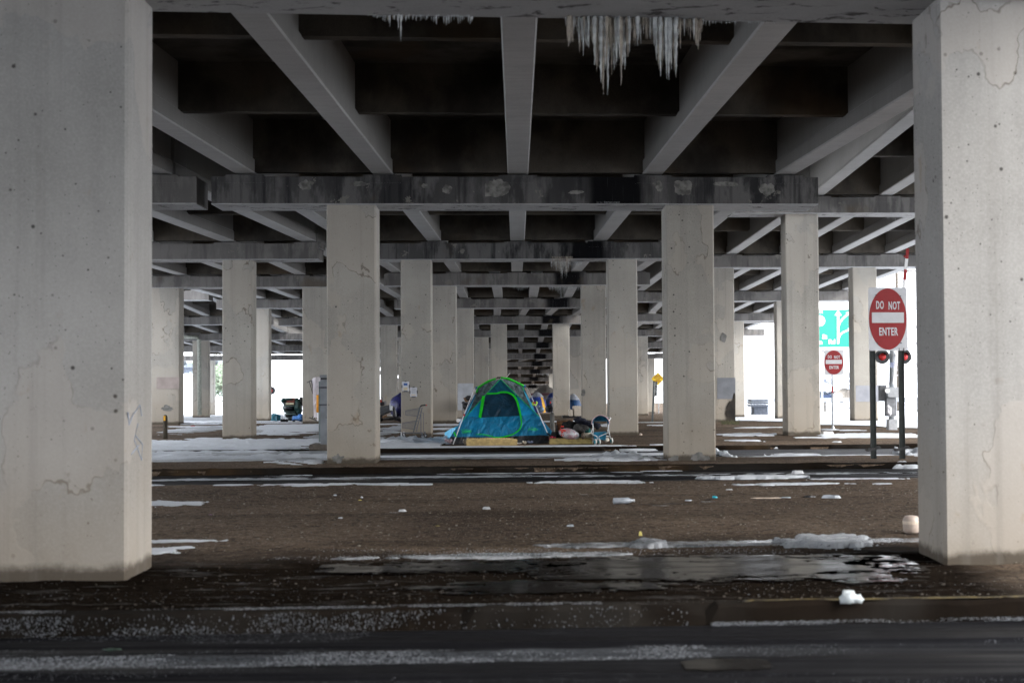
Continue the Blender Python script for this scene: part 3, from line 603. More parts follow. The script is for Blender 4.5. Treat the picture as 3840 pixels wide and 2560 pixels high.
# snow outside the bridges
def outside(pts, seed):
    m = M(); zz = lambda y: ground_z(y)+.03
    m.add([(x, y, zz(y)) for x, y in pts], [tuple(range(len(pts)))]); return m.build('snow_field', MAT['snow'], kind='structure')
def strip(xl, xr, ys, dz=.035):
    m = M()
    for i, y in enumerate(ys):
        j = .5*math.sin(y*1.7)+.3*math.sin(y*.63+1); a = xl(y) if callable(xl) else xl; b = xr(y) if callable(xr) else xr
        m.v += [(a+j*(0 if abs(a) > 100 else 1), y, ground_z(y)+dz), (b+j*(0 if abs(b) > 100 else 1), y, ground_z(y)+dz)]
    m.f = [(2*i, 2*i+1, 2*i+3, 2*i+2) for i in range(len(ys)-1)]; m.m = [0]*len(m.f)
    m.build('snow_field', MAT['snow'], kind='structure')
ys = list(np.arange(46.2, 60, .5))+list(np.arange(60, 180, 3))+[250, 500, 1200]
strip(lambda y: np.interp(y, [46, 50, 55, 60, 400], [10.3, 8.9, 8.0, 8.3, 60]), 800, ys)
strip(lambda y: np.interp(y, [15, 42, 46.3], [15.5, 13.0, 10.3]), 800, list(np.arange(-20, 46.3, .7))+[46.2])
ys = list(np.arange(58.5, 180, 1.5))+[250, 500, 1200]
strip(-800, lambda y: np.interp(y, [58, 62, 70, 100, 130, 200, 500], [-14, -8.2, -7.4, -8.5, -11, -20, -90]), ys)
strip(-800, lambda y: np.interp(y, [0, 40, 58], [-17.5, -17, -16]), list(np.arange(-20, 58.6, 1.))+[58.4])
strip(-60, 60, [-60, -40, -22]); strip(lambda y: -850, lambda y: 850, [183, 250, 500, 1400], .075)
# gravel lying loose on the dirt
stone = []
for i, c in enumerate([(.30, .27, .22), (.16, .13, .10), (.07, .055, .042)]): stone.append(plain('stone_%s' % ('pale', 'tan', 'dark')[i], tuple(x*.7 for x in c), .8, scale=30))
rnd = np.random.RandomState(3); m = M()
OCT = np.array([(1, 0, 0), (-1, 0, 0), (0, 1, 0), (0, -1, 0), (0, 0, 1), (0, 0, -1)], float); OF = [(0, 2, 4), (2, 1, 4), (1, 3, 4), (3, 0, 4), (2, 0, 5), (1, 2, 5), (3, 1, 5), (0, 3, 5)]
for k in range(9000):
    q = 10.15+rnd.rand()**1.5*11.7; x = (rnd.rand()-.5)*(q*.74+1.); s = .0035+.009*rnd.rand()**3+q*.00016
    if (q > 20.5 and rnd.rand() > .5) or (q < 13.4 and x < 4.2 and rnd.rand() > .25): continue
    a = rnd.rand()*6.28; V = OCT*np.array([s*(.8+rnd.rand()*.9), s*(.7+rnd.rand()*.5), s*.6])*(.8+.4*rnd.rand(6, 1)); ca, sa = math.cos(a), math.sin(a)
    m.add([(x+v[0]*ca-v[1]*sa, q+SK*x+v[0]*sa+v[1]*ca, .006+v[2]) for v in V], OF, 2 if q < 13.4 and x < 4.2 else int(rnd.choice([0, 1, 1, 2])))
tag(m.build('gravel', stone, kind='stuff'), 'loose gravel scattered over the brown dirt', 'gravel')
# ---------------------------------------------------------------- tents and belongings
def textmesh(name, s, size, mat, par, loc, sx=1., bold=.0, align='CENTER', rx=90, rz=0, thick=.002, spacing=1., fit=None):
    cu = bpy.data.curves.new(name, 'FONT'); cu.body = s; cu.size = size; cu.align_x = align; cu.align_y = 'CENTER'; cu.offset = bold; cu.extrude = thick; cu.space_character = spacing; cu.resolution_u = 3
    t = bpy.data.objects.new('tmp', cu); COL.objects.link(t); bpy.context.view_layer.update()
    me = bpy.data.meshes.new_from_object(t.evaluated_get(bpy.context.evaluated_depsgraph_get())); bpy.data.objects.remove(t)
    if fit: xs_ = [v.co.x for v in me.vertices]; sx = fit/(max(xs_)-min(xs_))
    me.transform(Matrix.Translation(loc) @ Matrix.Rotation(R(rz), 4, 'Z') @ Matrix.Rotation(R(rx), 4, 'X') @ Matrix.Diagonal((sx, 1, 1, 1)))
    me.materials.clear(); me.materials.append(mat); o = bpy.data.objects.new(name, me); COL.objects.link(o)
    if par: o.parent = par; o.matrix_parent_inverse = parent_inv(par)
    return o
class Panel:
    """cloth panel: an outline on a survey plane, filled with a fine net, laid on a curved depth function"""
    def __init__(s, u0, v0, sc, depth): s.u0, s.v0, s.sc, s.depth = u0, v0, sc, depth
    def p(s, u, v, dy=0): return at(s.u0+u*s.sc, s.v0+v*s.sc, s.depth(u, v)+dy)
    def fill(s, name, poly, mat, par, step=28, dy=0., wr=.0, thick=.012, **kw):
        poly2 = [Vector(q) for q in poly]; n = len(poly2); dense = []
        for i in range(n):
            a, b = poly2[i], poly2[(i+1) % n]; k = max(1, int((b-a).length/step))
            dense += [a+(b-a)*t/k for t in range(k)]
        us = [q.x for q in dense]; vs_ = [q.y for q in dense]; pts = list(dense)
        for u in np.arange(min(us)+step/2, max(us), step):
            for v in np.arange(min(vs_)+step/2, max(vs_), step):
                c = False; j = len(dense)-1
                for i in range(len(dense)):
                    a, b = dense[i], dense[j]
                    if (a.y > v) != (b.y > v) and u < (b.x-a.x)*(v-a.y)/(b.y-a.y)+a.x: c = not c
                    j = i
                if c and min((q-Vector((u, v))).length for q in dense) > step*.4: pts.append(Vector((u, v)))
        ne = len(dense); r = geometry.delaunay_2d_cdt(pts, [(i, (i+1) % ne) for i in range(ne)], [], 1, 1e-4)
        m = M(); V2, Fc = r[0], r[2]
        def wz(q): return wr*(float(fbm(np.array([(q.x+q.y*.75)/70.]), np.array([(q.y-q.x*.6)/300.]), 4, 3)[0])-.5)*2
        nn = len(V2); vs3 = [s.p(q.x, q.y, dy-wz(q)) for q in V2]+[s.p(q.x, q.y, dy-wz(q)+thick) for q in V2]
        fs = [tuple(f) for f in Fc]+[tuple(nn+i for i in reversed(f)) for f in Fc]
        m.add(vs3, fs); return m.build(name, mat, par, smooth=True, **kw)
    def ribbon(s, name, pts, w, mat, par, dy=-.03, **kw):
        """flat tape along a line; w may vary"""
        pts = [Vector(q) for q in pts]; ws = w if isinstance(w, (list, tuple)) else [w]*len(pts); m = M(); vs = []
        # resample
        P = []; W = []
        for i in range(len(pts)-1):
            for t in np.linspace(0, 1, 5)[:-1]:
                p0 = pts[max(i-1, 0)]; p1 = pts[i]; p2 = pts[i+1]; p3 = pts[min(i+2, len(pts)-1)]
                P.append(.5*((2*p1)+(p2-p0)*t+(2*p0-5*p1+4*p2-p3)*t*t+(3*p1-p0-3*p2+p3)*t**3)); W.append(ws[i]*(1-t)+ws[i+1]*t)
        P.append(pts[-1]); W.append(ws[-1])
        for i, q in enumerate(P):
            d = (P[min(i+1, len(P)-1)]-P[max(i-1, 0)]).normalized(); nrm = Vector((-d.y, d.x))*W[i]/2
            for sg in (-1, 1): vs.append(s.p(q.x+nrm.x*sg, q.y+nrm.y*sg, dy))
            for sg in (1, -1): vs.append(s.p(q.x+nrm.x*sg, q.y+nrm.y*sg, dy+.012))
        fs = [(i*4+k, i*4+(k+1) % 4, (i+1)*4+(k+1) % 4, (i+1)*4+k) for i in range(len(P)-1) for k in range(4)]
        m.add(vs, fs); return m.build(name, mat, par, **kw)
def fab(name, c, **k): return fabric(name, c, **k)
T_teal = fab('tent_blue', (.003, .17, .34), rough=.42, fold=1., sc=4.5, dirn=(1.3, 1, .4), var=.22)
T_dark = fab('tent_door', (.002, .03, .06), rough=.5, fold=.8, sc=3.4, dirn=(1, 1, .4), var=.4)
T_roof = fab('tent_navy', (.003, .08, .14), rough=.5, fold=.4)
T_brite = fab('tent_bright_blue', (.006, .25, .52), rough=.45, fold=.5, var=.2)
T_side = fab('tent_light_blue', (.06, .5, .8), rough=.45, fold=.5, var=.25)
T_mesh = fab('tent_grey_net', (.085, .125, .14), rough=.7, fold=.9, sc=9, var=.6)
T_green = plain('tent_green_trim', (.008, .5, .015), .55, var=.12)
T_mint = plain('tent_piping', (.015, .45, .15), .5, var=.1)
T_black = fab('tent_floor_sheet', (.008, .009, .013), rough=.35, fold=.8, sc=8, var=.6)
WHITE = plain('white_plastic', (.7, .7, .72), .4, var=.08); BLACK = plain('black_plastic', (.01, .01, .012), .4, var=.2)
tent = thing('dome_tent', 'bright blue dome tent with lime green trim on the dirt in mid view', 'tent', (-.39, 35, 0))
td = lambda u, v: 34.45+1.25*max(0, (1330-v)/1230)**1.15
P = Panel(1640, 1400, .19558, td)
P.fill('lower_wall', [(565, 815), (860, 845), (1200, 826), (1585, 812), (1890, 770), (1955, 830), (2110, 1010), (2165, 1120), (2165, 1190), (2040, 1182), (1700, 1190), (1300, 1215), (1100, 1240), (860, 1220), (600, 1214), (370, 1222), (250, 1215), (310, 1110), (440, 965)], T_teal, tent, wr=.035)
P.fill('door_panel', [(935, 398), (1160, 378), (1300, 362), (1420, 400), (1500, 480), (1560, 650), (1590, 812), (1200, 826), (860, 845), (800, 845), (850, 700), (915, 430)], T_dark, tent, dy=-.004, wr=.03)
P.fill('front_gable', [(1210, 112), (1480, 365), (1560, 440), (1500, 470), (1420, 398), (1300, 358), (1160, 376), (925, 398)], T_roof, tent, wr=.01)
P.fill('front_wall', [(567, 812), (930, 405), (912, 430), (848, 700), (796, 848)], T_brite, tent, wr=.01)
P.fill('front_wall', [(1480, 372), (1888, 765), (1588, 810), (1560, 650), (1500, 470)], T_brite, tent, wr=.01)
# net roof panels lean back to the corner hubs
hub = lambda u, v: td(u, v)+.0+.35*min(1, abs(u-1210)/450)*(1 if v < 420 else max(0, 1-(v-420)/420))
PN = Panel(1640, 1400, .19558, hub)
PN.fill('net_panel', [(1208, 108), (1110, 125), (900, 205), (775, 290), (740, 400), (690, 520), (590, 755), (567, 808), (935, 398)], T_mesh, tent, dy=.02, wr=.03)
PN.fill('net_panel', [(1212, 108), (1235, 85), (1450, 155), (1640, 255), (1665, 335), (1790, 650), (1875, 745), (1480, 366)], T_mesh, tent, dy=.02, wr=.03)
# side walls run back from the front edge
sd_ = lambda u, v: 34.6+ (max(0, 330-u)/190)*1.9 + .3
PS = Panel(1640, 1400, .19558, sd_)
PS.fill('side_wall', [(745, 402), (690, 520), (590, 755), (567, 812), (440, 965), (310, 1110), (250, 1215), (145, 1300), (140, 1130), (250, 1065), (400, 1000), (500, 880)], T_side, tent, dy=.02, wr=.02)
PR = Panel(1640, 1400, .19558, lambda u, v: 35.2)
PR.fill('side_wall', [(1650, 320), (1700, 380), (1800, 560), (1870, 720), (1960, 830), (2195, 1100), (2185, 1195), (2160, 1190), (2110, 1010), (1950, 826), (1870, 745), (1790, 650)], T_side, tent, wr=.01)
P.fill('floor_edge', [(250, 1210), (370, 1218), (600, 1212), (860, 1218), (1100, 1238), (1300, 1212), (1700, 1188), (2040, 1180), (2135, 1200), (2150, 1290), (2100, 1330), (1500, 1350), (600, 1352), (300, 1362), (235, 1300)], T_black, tent, dy=-.02, wr=.05)
# back half of the tent
ap = P.p(1210, 108); hl = PN.p(775, 290); hr = PN.p(1650, 250); fl_ = P.p(250, 1215); fr_ = P.p(2165, 1190)
bk = lambda p, d, z=None: Vector((p.x, p.y+d, p.z if z is None else z))
hl2 = bk(hl, 1.0); hr2 = bk(hr, 1.0); bl2 = Vector((fl_.x-.1, fl_.y+2.3, .03)); br2 = Vector((fr_.x, fr_.y+2.3, .03)); fl3 = Vector((fl_.x, fl_.y+.1, .05)); fr3 = Vector((fr_.x, fr_.y+.1, .05))
m = M(); m.add([ap+Vector((0, .1, 0)), hl, hl2, hr2, hr, bl2, br2, fl3, fr3], [(0, 1, 2), (0, 2, 3), (0, 3, 4), (2, 5, 6, 3), (1, 7, 5, 2), (4, 3, 6, 8)]); m.build('back_wall', T_brite, tent)
g = 28
P.ribbon('door_trim', [(945, 388), (1050, 384), (1150, 380), (1210, 360), (1330, 360), (1420, 392), (1490, 455), (1545, 580), (1585, 750), (1608, 880), (1612, 970), (1590, 1045), (1540, 1108), (1440, 1165), (1330, 1200), (1200, 1222), (1100, 1224), (1040, 1200), (960, 1183), (860, 1165), (735, 1170)], [30, 28, 28, 30, 32, 36, 42, 44, 36, 26, 24, 26, 26, 22, 22, 24, 28, 18, 16, 16, 12], T_green, tent, dy=-.05)
P.ribbon('door_trim', [(888, 430), (850, 640), (815, 850)], [56, 60, 52], T_green, tent, dy=-.05)
P.ribbon('door_trim', [(318, 1122), (362, 1215)], [34, 26], T_green, tent, dy=-.06)
P.ribbon('seam', [(1208, 108), (935, 398), (567, 810), (480, 900)], [12, 11, 10, 6], T_mint, tent, dy=-.03)
P.ribbon('seam', [(1212, 108), (1480, 370), (1886, 765), (1952, 826)], [12, 12, 13, 8], T_mint, tent, dy=-.03)
PN.ribbon('seam', [(775, 290), (750, 370)], [26, 30], T_green, tent, dy=-.02)
PN.ribbon('seam', [(1645, 262), (1655, 320)], [20, 16], T_mint, tent, dy=-.02)
for pts in ([(1118, 98), (1000, 140), (880, 205), (772, 278)], [(1220, 78), (1350, 98), (1500, 160), (1650, 238)]):
    m = M(); q = []
    for i in range(len(pts)-1):
        for t in (0, .34, .67): q.append(Vector(pts[i])*(1-t)+Vector(pts[i+1])*t)
    q.append(Vector(pts[-1])); m.tube([PN.p(a.x, a.y, .0) for a in q], [.028+.004*math.sin(i*5) for i in range(len(q))], 8); m.build('pole_sleeve', T_green, tent, smooth=True)
for pts, cl in (([(700, 305), (510, 795), (303, 1362)], 1), ([(1712, 255), (1860, 565), (2110, 1135)], 1)):
    m = M(); a, b, c = [P.p(u, v, -.08) for u, v in pts]; a.y += .25
    if pts[2][0] < 1000: c.z = .01
    m.tube([a, b], .008, 8); m.tube([b, c], .013, 8); m.build('pole', WHITE, tent, smooth=True)
    m = M(); m.blob(b, (.03, .03, .03), 8, 6, .3); m.build('pole_clip', plain('red_clip', (.35, .02, .02), .4), tent)
m = M(); a = P.p(2100, 1130, -.06); m.tube([a, P.p(2170, 1195, -.04)], .018, 6); m.build('pole_foot', BLACK, tent)
m = M()
for k in range(9):
    t = k/8*4.2-.6; m.blob(P.p(1868+42*math.cos(t), 568+38*math.sin(t), -.08), (.02, .02, .022), 6, 4, .4, 2, k)
m.build('rag', plain('lime_rag', (.35, .55, .06), .7), tent)
blue_c = plain('blue_hub', (.01, .12, .3), .4)
for i, (u, v) in enumerate(((750, 272), (1675, 240))):
    m = M(); m.blob(PN.p(u, v), (.035, .03, .03), 8, 6, .3, 2, i); m.build('corner_hub', blue_c, tent)
m = M(); m.blob(PN.p(715, 300), (.03, .03, .025), 7, 5, .5, 2, 3); m.tube([PN.p(715, 300), PN.p(730, 340), PN.p(745, 400)], .014, 5); m.build('strap', plain('pale_strap', (.4, .38, .45), .7, var=.5), tent)
m = M(); m.bar(P.p(1148, 72, .02), P.p(1232, 74, .02), .03, .022); m.tube([P.p(1120, 100), P.p(1170, 80), P.p(1205, 100)], .011, 5); m.build('top_hub', BLACK, tent)
m = M(); m.tube([P.p(1318, 82, .1), P.p(1392, -6, .1)], .006, 5); m.build('pole_end', WHITE, tent)
m = M(); m.bar(P.p(1890, 765, -.06), P.p(1945, 738, -.08), .012, .012); m.build('tie', BLACK, tent)
textmesh('brand_lettering', 'Coleman', .105, T_mint, tent, P.p(560, 1103, -.09), sx=.62, bold=.004)
P.ribbon('brand_frame', [(488, 1075), (560, 1070), (632, 1082), (634, 1108), (560, 1118), (486, 1112), (488, 1075)], 6, T_mint, tent, dy=-.085)
P.ribbon('brand_underline', [(470, 1136), (560, 1148), (640, 1152)], 8, T_mint, tent, dy=-.085)
P.ribbon('cloud_logo', [(1745, 1110), (1740, 1080), (1765, 1062), (1790, 1050), (1800, 1035), (1830, 1030), (1855, 1045), (1900, 1042)], 8, T_mint, tent, dy=-.085)
textmesh('cloud_lettering', 'WeatherTec', .058, T_mint, tent, P.p(1838, 1070, -.09), sx=.75, bold=.003)
textmesh('cloud_lettering', 'SYSTEM', .035, T_mint, tent, P.p(1862, 1090, -.09), sx=.8, bold=.002)
# ---- mattresses of convoluted foam
def foam(px0, px1, py0, py1, y, dep, label, c, seed):
    a = at(px0, py1, y); b = at(px1, py1, y); h = at(px0, py0, y).z-.005; m = M(); nx = int((b.x-a.x)/.02); ny = max(8, int(dep/.03))
    X, Yy = np.meshgrid(np.linspace(a.x, b.x, nx), np.linspace(y, y+dep, ny)); sag = .012*(fbm(X*2, Yy*2, 3, seed)-.5)*2
    Z = h+sag+.016*np.sin((X-a.x)*2*math.pi/.065)*np.sin((Yy-y)*2*math.pi/.13+1.2); droop = np.clip((X-(b.x-.25))/.25, 0, 1)**2*.03; Z = Z-droop
    m.v = np.stack([X, Yy, Z], -1).reshape(-1, 3).tolist(); m.f = [(j*nx+i, j*nx+i+1, (j+1)*nx+i+1, (j+1)*nx+i) for j in range(ny-1) for i in range(nx-1)]
    b0 = len(m.v); rim = list(range(nx))+[j*nx+nx-1 for j in range(1, ny)]+[(ny-1)*nx+i for i in range(nx-2, -1, -1)]+[j*nx for j in range(ny-2, 0, -1)]
    m.v += [(m.v[i][0], m.v[i][1], .012) for i in rim]; k = len(rim); m.f += [(rim[i], rim[(i+1) % k], b0+(i+1) % k, b0+i) for i in range(k)]; m.m = [0]*len(m.f)
    return tag(m.build('foam_mattress', plain('foam_%d' % seed, c, .85, var=.25, scale=9, bump=.4), smooth=False), label, 'mattress', 'foam mattresses beside the tent')
foam(1749, 1940, 1646, 1669, 33.55, .62, 'yellow egg crate foam mattress lying right in front of the blue tent', (.50, .37, .16), 1)
foam(2061, 2222, 1643, 1662, 34.2, .75, 'dirtier yellow egg crate foam mattress under the heap of clothes and bags', (.33, .26, .10), 2)
card = plain('cardboard', (.22, .13, .07), .8, var=.2, bump=.2)
m = M(); m.box((.02, 33.55, .012), (1.9, .9, .012)); tag(m.build('cardboard_sheet', card), 'flat brown cardboard sheet under the front of the tent', 'cardboard')
# ---- bollards
def bollard(px, pt, pb, mat, label, tagc=None):
    x, y = gp(px, pb); h = at(px, pt, y).z; w_ = .062
    t = thing('wooden_bollard', label, 'bollard', (x, y, 0)); m = M()
    m.lathe((x, y, -.05), [(w_, 0), (w_, h*.55), (w_*.98, h-.03), (w_*.86, h+.01), (w_*.55, h+.045), (.01, h+.05)], 14); m.build('post', mat, t, smooth=True)
    if tagc: m = M(); m.box((x-.008, y-w_-.006, h-.09), (.055, .008, .13)); m.build('reflector', tagc, t)
    return t
mossy = fabric('mossy_wood', (.17, .165, .15), .9, 1., 14, (1, 1, .12), .75); oldw = fabric('old_wood', (.06, .05, .035), .9, .9, 12, (1, 1, .1), .5)
bollard(2071, 1545, 1642, mossy, 'grey weathered wooden bollard beside the right corner of the blue tent')
bollard(620, 1555, 1645, oldw, 'dark wooden bollard with a yellow reflector near the left pillar', plain('yellow_reflector', (.75, .38, .01), .4, var=.1))
# ---- heap beside the tent
q = lambda u, v, y: at(2050+u*.1403, 1480+v*.1403, y)
brown = fab('brown_vinyl', (.15, .07, .03), rough=.4, fold=.3)
t = thing('armchair', 'brown cushioned seat back standing behind the bag of rubbish', 'armchair', (q(450, 1180, 34.9).x, 34.9, 0)); m = M()
a = q(262, 690, 35.1); b = q(700, 690, 35.1); m.hexa([(a.x+.03, 34.8, .1), (b.x, 34.8, .1), (b.x, 35.0, .1), (a.x+.03, 35.0, .1), (a.x, 35.0, a.z), (b.x, 35.0, a.z), (b.x, 35.14, a.z), (a.x, 35.14, a.z)]); m.build('seat_back', brown, t)
m = M(); m.tube([(a.x, 34.98, a.z-.02), (b.x, 34.98, a.z-.0)], .022, 8); m.build('top_roll', brown, t, smooth=True)
m = M(); m.box(((a.x+b.x)/2, 34.9, .1), (b.x-a.x-.04, .3, .09)); m.build('seat', brown, t)
m = M(); m.tube([(a.x+.0, 34.72, a.z-.1), (a.x-.005, 34.68, .35), (a.x+.02, 34.66, .1)], .018, 6); m.build('arm_rail', BLACK, t)
navy = fab('navy_cloth', (.006, .008, .022), rough=.9, fold=1., sc=8); grey = fab('grey_cloth', (.10, .095, .09), rough=.9, fold=1., sc=9); teal = fab('teal_cloth', (.006, .12, .11), rough=.8, fold=.8, sc=7); dk = fab('dark_cloth', (.01, .009, .009), rough=.9, fold=1., sc=7)
def heap(name, mat, label, cat, lst, y, smooth=True, kind=None):
    m = M()
    for k, (u, v, ru, rv, rd, rot) in enumerate(lst):
        c = q(u, v, y); m.blob(c, (ru*.000925, rd, rv*.000925), 22, 14, .3, 2.6, k+len(label), zmin=.012, rot=Matrix.Rotation(R(rot), 3, 'Y'))
    return tag(m.build(name, mat, smooth=smooth), label, cat)
heap('clothes_pile', dk, 'dark pile of clothes and blankets heaped on the seat', 'clothes', [(650, 920, 250, 230, .3, 20), (560, 1060, 260, 150, .3, 0), (880, 980, 250, 190, .3, 10)], 34.75)
heap('jacket', navy, 'dark navy jacket thrown on top of the heap', 'jacket', [(920, 690, 190, 75, .2, 8), (1080, 770, 230, 90, .2, 12), (1290, 800, 150, 70, .16, 10), (860, 650, 90, 60, .15, 0), (1350, 850, 80, 60, .12, 60)], 34.6)
heap('blanket', grey, 'grey wool blanket hanging from the middle of the heap', 'blanket', [(900, 900, 160, 90, .16, 38), (1000, 880, 150, 80, .15, 20), (790, 900, 80, 100, .12, 10)], 34.45)
heap('blanket', teal, 'teal and green blanket sticking out under the grey one', 'blanket', [(1090, 950, 90, 80, .18, 20), (980, 1020, 120, 30, .14, -38)], 34.5)
def bagmat():
    n = N('clear_bag'); p = n.pos(); k = n.noise(n.vmul(p, (1, 1, 1)), 7, 5, .6, .6)
    c = n.mix(n.ss(k, .45, .6), (.42, .44, .47), (.45, .25, .28)); c = n.mix(n.ss(n.noise(p, 16, 3), .5, .7), c, (.62, .64, .68)); n.col(c); n.rough(.25); n.bump(n.noise(n.vmul(p, (1, 1, .5)), 22, 4), .7, .03); return n.mat
red = plain('red_tie', (.6, .03, .015), .5, var=.2)
c = q(600, 1050, 34.25); t = thing('rubbish_bag', 'clear bag of rubbish tied with red string on the right mattress', 'bag', (c.x, 34.25, .1)); m = M()
m.blob(c, (.25, .17, .135), 26, 16, .12, 3, 4, rot=Matrix.Rotation(R(14), 3, 'Y'), zmin=.13); m.build('bag', bagmat(), t, smooth=True)
m = M(); rr = random.Random(5)
for k in range(26):
    u = 420+rr.gauss(0, 38); v = 960+rr.gauss(0, 50); m.blob(q(u, v, 34.07), (.014, .014, .016), 5, 4, .5, 2, k)
m.build('tie', red, t)
m = M(); a = q(960, 1085, 34.3); b = q(1230, 1075, 34.35); m.tube([a, b], .062, 14); tag(m.build('rolled_mat', plain('cream_foam', (.48, .44, .36), .8), smooth=True), 'cream foam roll lying behind the stroller', 'roll')
heap('shoe', plain('brown_leather', (.08, .06, .04), .6), 'brown bundle at the end of the cream roll', 'bundle', [(975, 1090, 55, 85, .07, 0)], 34.1)
heap('black_bag', dk, 'black bin bag slumped between tent and rubbish bag', 'bag', [(210, 1090, 110, 110, .2, 20), (330, 1150, 120, 50, .2, 0)], 34.5)
heap('red_rags', plain('red_cloth', (.4, .02, .06), .8, var=.6), 'small red rag by the right corner of the tent', 'rag', [(140, 1125, 42, 22, .03, 0), (225, 1140, 25, 18, .03, 0), (80, 1165, 28, 14, .03, -40)], 34.1)
pz = lambda u, v, y: at(1640+u*.19558, 1400+v*.19558, y)
def rag(u, v, ru, rv, mat, label, y=34.0, name='rag', cat='rag'):
    m = M()
    for k in range(4): m.blob(pz(u+(k-1.5)*ru*.5, v+((k*7) % 5-2)*rv*.2, y), (ru*.0007, .06, rv*.00127*.8), 12, 8, .5, 3, k+u*.01, zmin=.01)
    return tag(m.build(name, mat, smooth=True), label, cat)
rag(215, 1290, 60, 40, fab('patterned_cloth', (.4, .3, .33), fold=1., sc=14, var=.7), 'white and red patterned cloth bundled at the left corner of the tent')
rag(525, 1315, 26, 42, fab('cream_cloth', (.45, .4, .33), fold=1., var=.3), 'cream rag stuffed against the left end of the mattress')
rag(1668, 1325, 34, 34, fab('white_rag', (.55, .5, .42), fold=1., var=.3), 'white crumpled rag in front of the tent')
rag(1775, 1315, 48, 26, fab('blue_white_rag', (.2, .24, .36), fold=1., sc=12, var=.8), 'blue and white crumpled rag in front of the tent')
rag(1560, 1335, 50, 12, WHITE, 'flattened white wrapper beside the foam mattress', name='wrapper', cat='wrapper')
# ---- stroller
Y0 = 34.0
st = thing('stroller', 'small teal doll stroller with white frame standing at the end of the mattress', 'stroller', (q(1450, 1290, 34.3).x, 34.3, 0))
tealc = fab('stroller_teal', (.006, .16, .28), rough=.7, fold=.5, sc=10, var=.25); frame = plain('white_tube', (.62, .64, .66), .3, var=.08); cyan = plain('cyan_hub', (.02, .35, .45), .5)
m = M(); n = 14; vs = []
for j, yy in enumerate((33.98, 34.12, 34.3)):
    for k in range(n+1):
        a = math.pi*k/n; r = (1.0, .93, .78)[j]; vs.append(Vector((q(1440, 740, yy).x-math.cos(a)*.215*r, yy, q(1440, 790, yy).z+math.sin(a)*.215*(1.0, 1.02, .85)[j])))
fs = [(j*(n+1)+k, j*(n+1)+k+1, (j+1)*(n+1)+k+1, (j+1)*(n+1)+k) for j in range(2) for k in range(n)]; b0 = len(vs)
m.add(vs, fs); m.add([vs[2*(n+1)+k] for k in range(2, n-1)], [tuple(range(n-3))]); m.build('canopy', tealc, st)
m = M(); m.tube([vs[k]+Vector((0, -.01, .006)) for k in range(n+1)], .011, 6); m.build('canopy_edge', plain('striped_piping', (.5, .35, .38), .6, var=.5, scale=60), st, smooth=True)
m = M()
for s_, y1 in ((0, 34.0), (0, 34.4)):
    m.tube([q(1230, 760, y1), q(1245, 900, y1), q(1245, 1000, y1)], .013, 6); m.tube([q(1660, 760, y1), q(1650, 900, y1), q(1690, 1120, y1)], .013, 6)
m.tube([q(1190, 1010, 34.), q(1215, 1050, 34.), q(1345, 1110, 34.), q(1365, 1200, 34.)], .012, 6); m.tube([q(1625, 930, 34.), q(1640, 1010, 34.), q(1400, 1110, 34.), q(1390, 1200, 34.)], .012, 6)
m.tube([q(1190, 1010, 34.), q(1215, 930, 34.1), q(1240, 850, 34.2)], .012, 6); m.tube([q(1370, 1195, 34.), q(1395, 1195, 34.)], .011, 6)
m.tube([q(1245, 1000, 34.4), q(1690, 1120, 34.4)], .01, 6); m.tube([q(1245, 1000, 34.), q(1210, 1150, 34.5)], .012, 6); m.tube([q(1690, 1110, 34.), q(1720, 1190, 34.5)], .012, 6); m.build('frame', frame, st, smooth=True)
m = M(); m.tube([q(1660, 700, 34.2), q(1715, 620, 34.5), q(1700, 600, 34.6), q(1280, 600, 34.6)], .012, 6); m.build('handle', frame, st, smooth=True)
m = M(); a = q(1255, 1010, 34.1); b = q(1570, 1200, 34.1); m.hexa([(a.x+.02, 34.1, b.z), (b.x, 34.1, b.z), (b.x, 34.42, b.z), (a.x+.02, 34.42, b.z), (a.x, 34.05, a.z), (b.x+.03, 34.05, a.z+.01), (b.x+.03, 34.45, a.z+.02), (a.x, 34.45, a.z)]); m.build('basket', tealc, st)
m = M(); m.blob(q(1590, 1200, 34.35), (.075, .12, .06), 12, 8, .15, 2, 3, zmin=.02); m.build('cushion', plain('cream_cloth2', (.55, .5, .42), .8), st, smooth=True)
tyre = plain('white_tyre', (.6, .6, .57), .6, var=.1)
for u, v, y1 in ((1307, 1210, 34.), (1405, 1210, 34.), (1210, 1190, 34.5), (1735, 1190, 34.5)):
    c = q(u, v, y1); c.z = .07 if y1 < 34.2 else .075; ry = Matrix.Rotation(R(90), 3, 'Y')
    wh = M(); wh.lathe(c, [(.052, -.02), (.07, -.012), (.07, .012), (.052, .02)], 18, rot=Matrix.Rotation(R(18), 3, 'Z') @ ry); w_ = wh.build('wheel', tyre, st, smooth=True)
    hb = M(); hb.lathe(c, [(.045, -.024), (.045, .024)], 12, rot=Matrix.Rotation(R(18), 3, 'Z') @ ry); h_ = hb.build('hub', cyan, w_); h_.matrix_parent_inverse = Matrix.Identity(4)
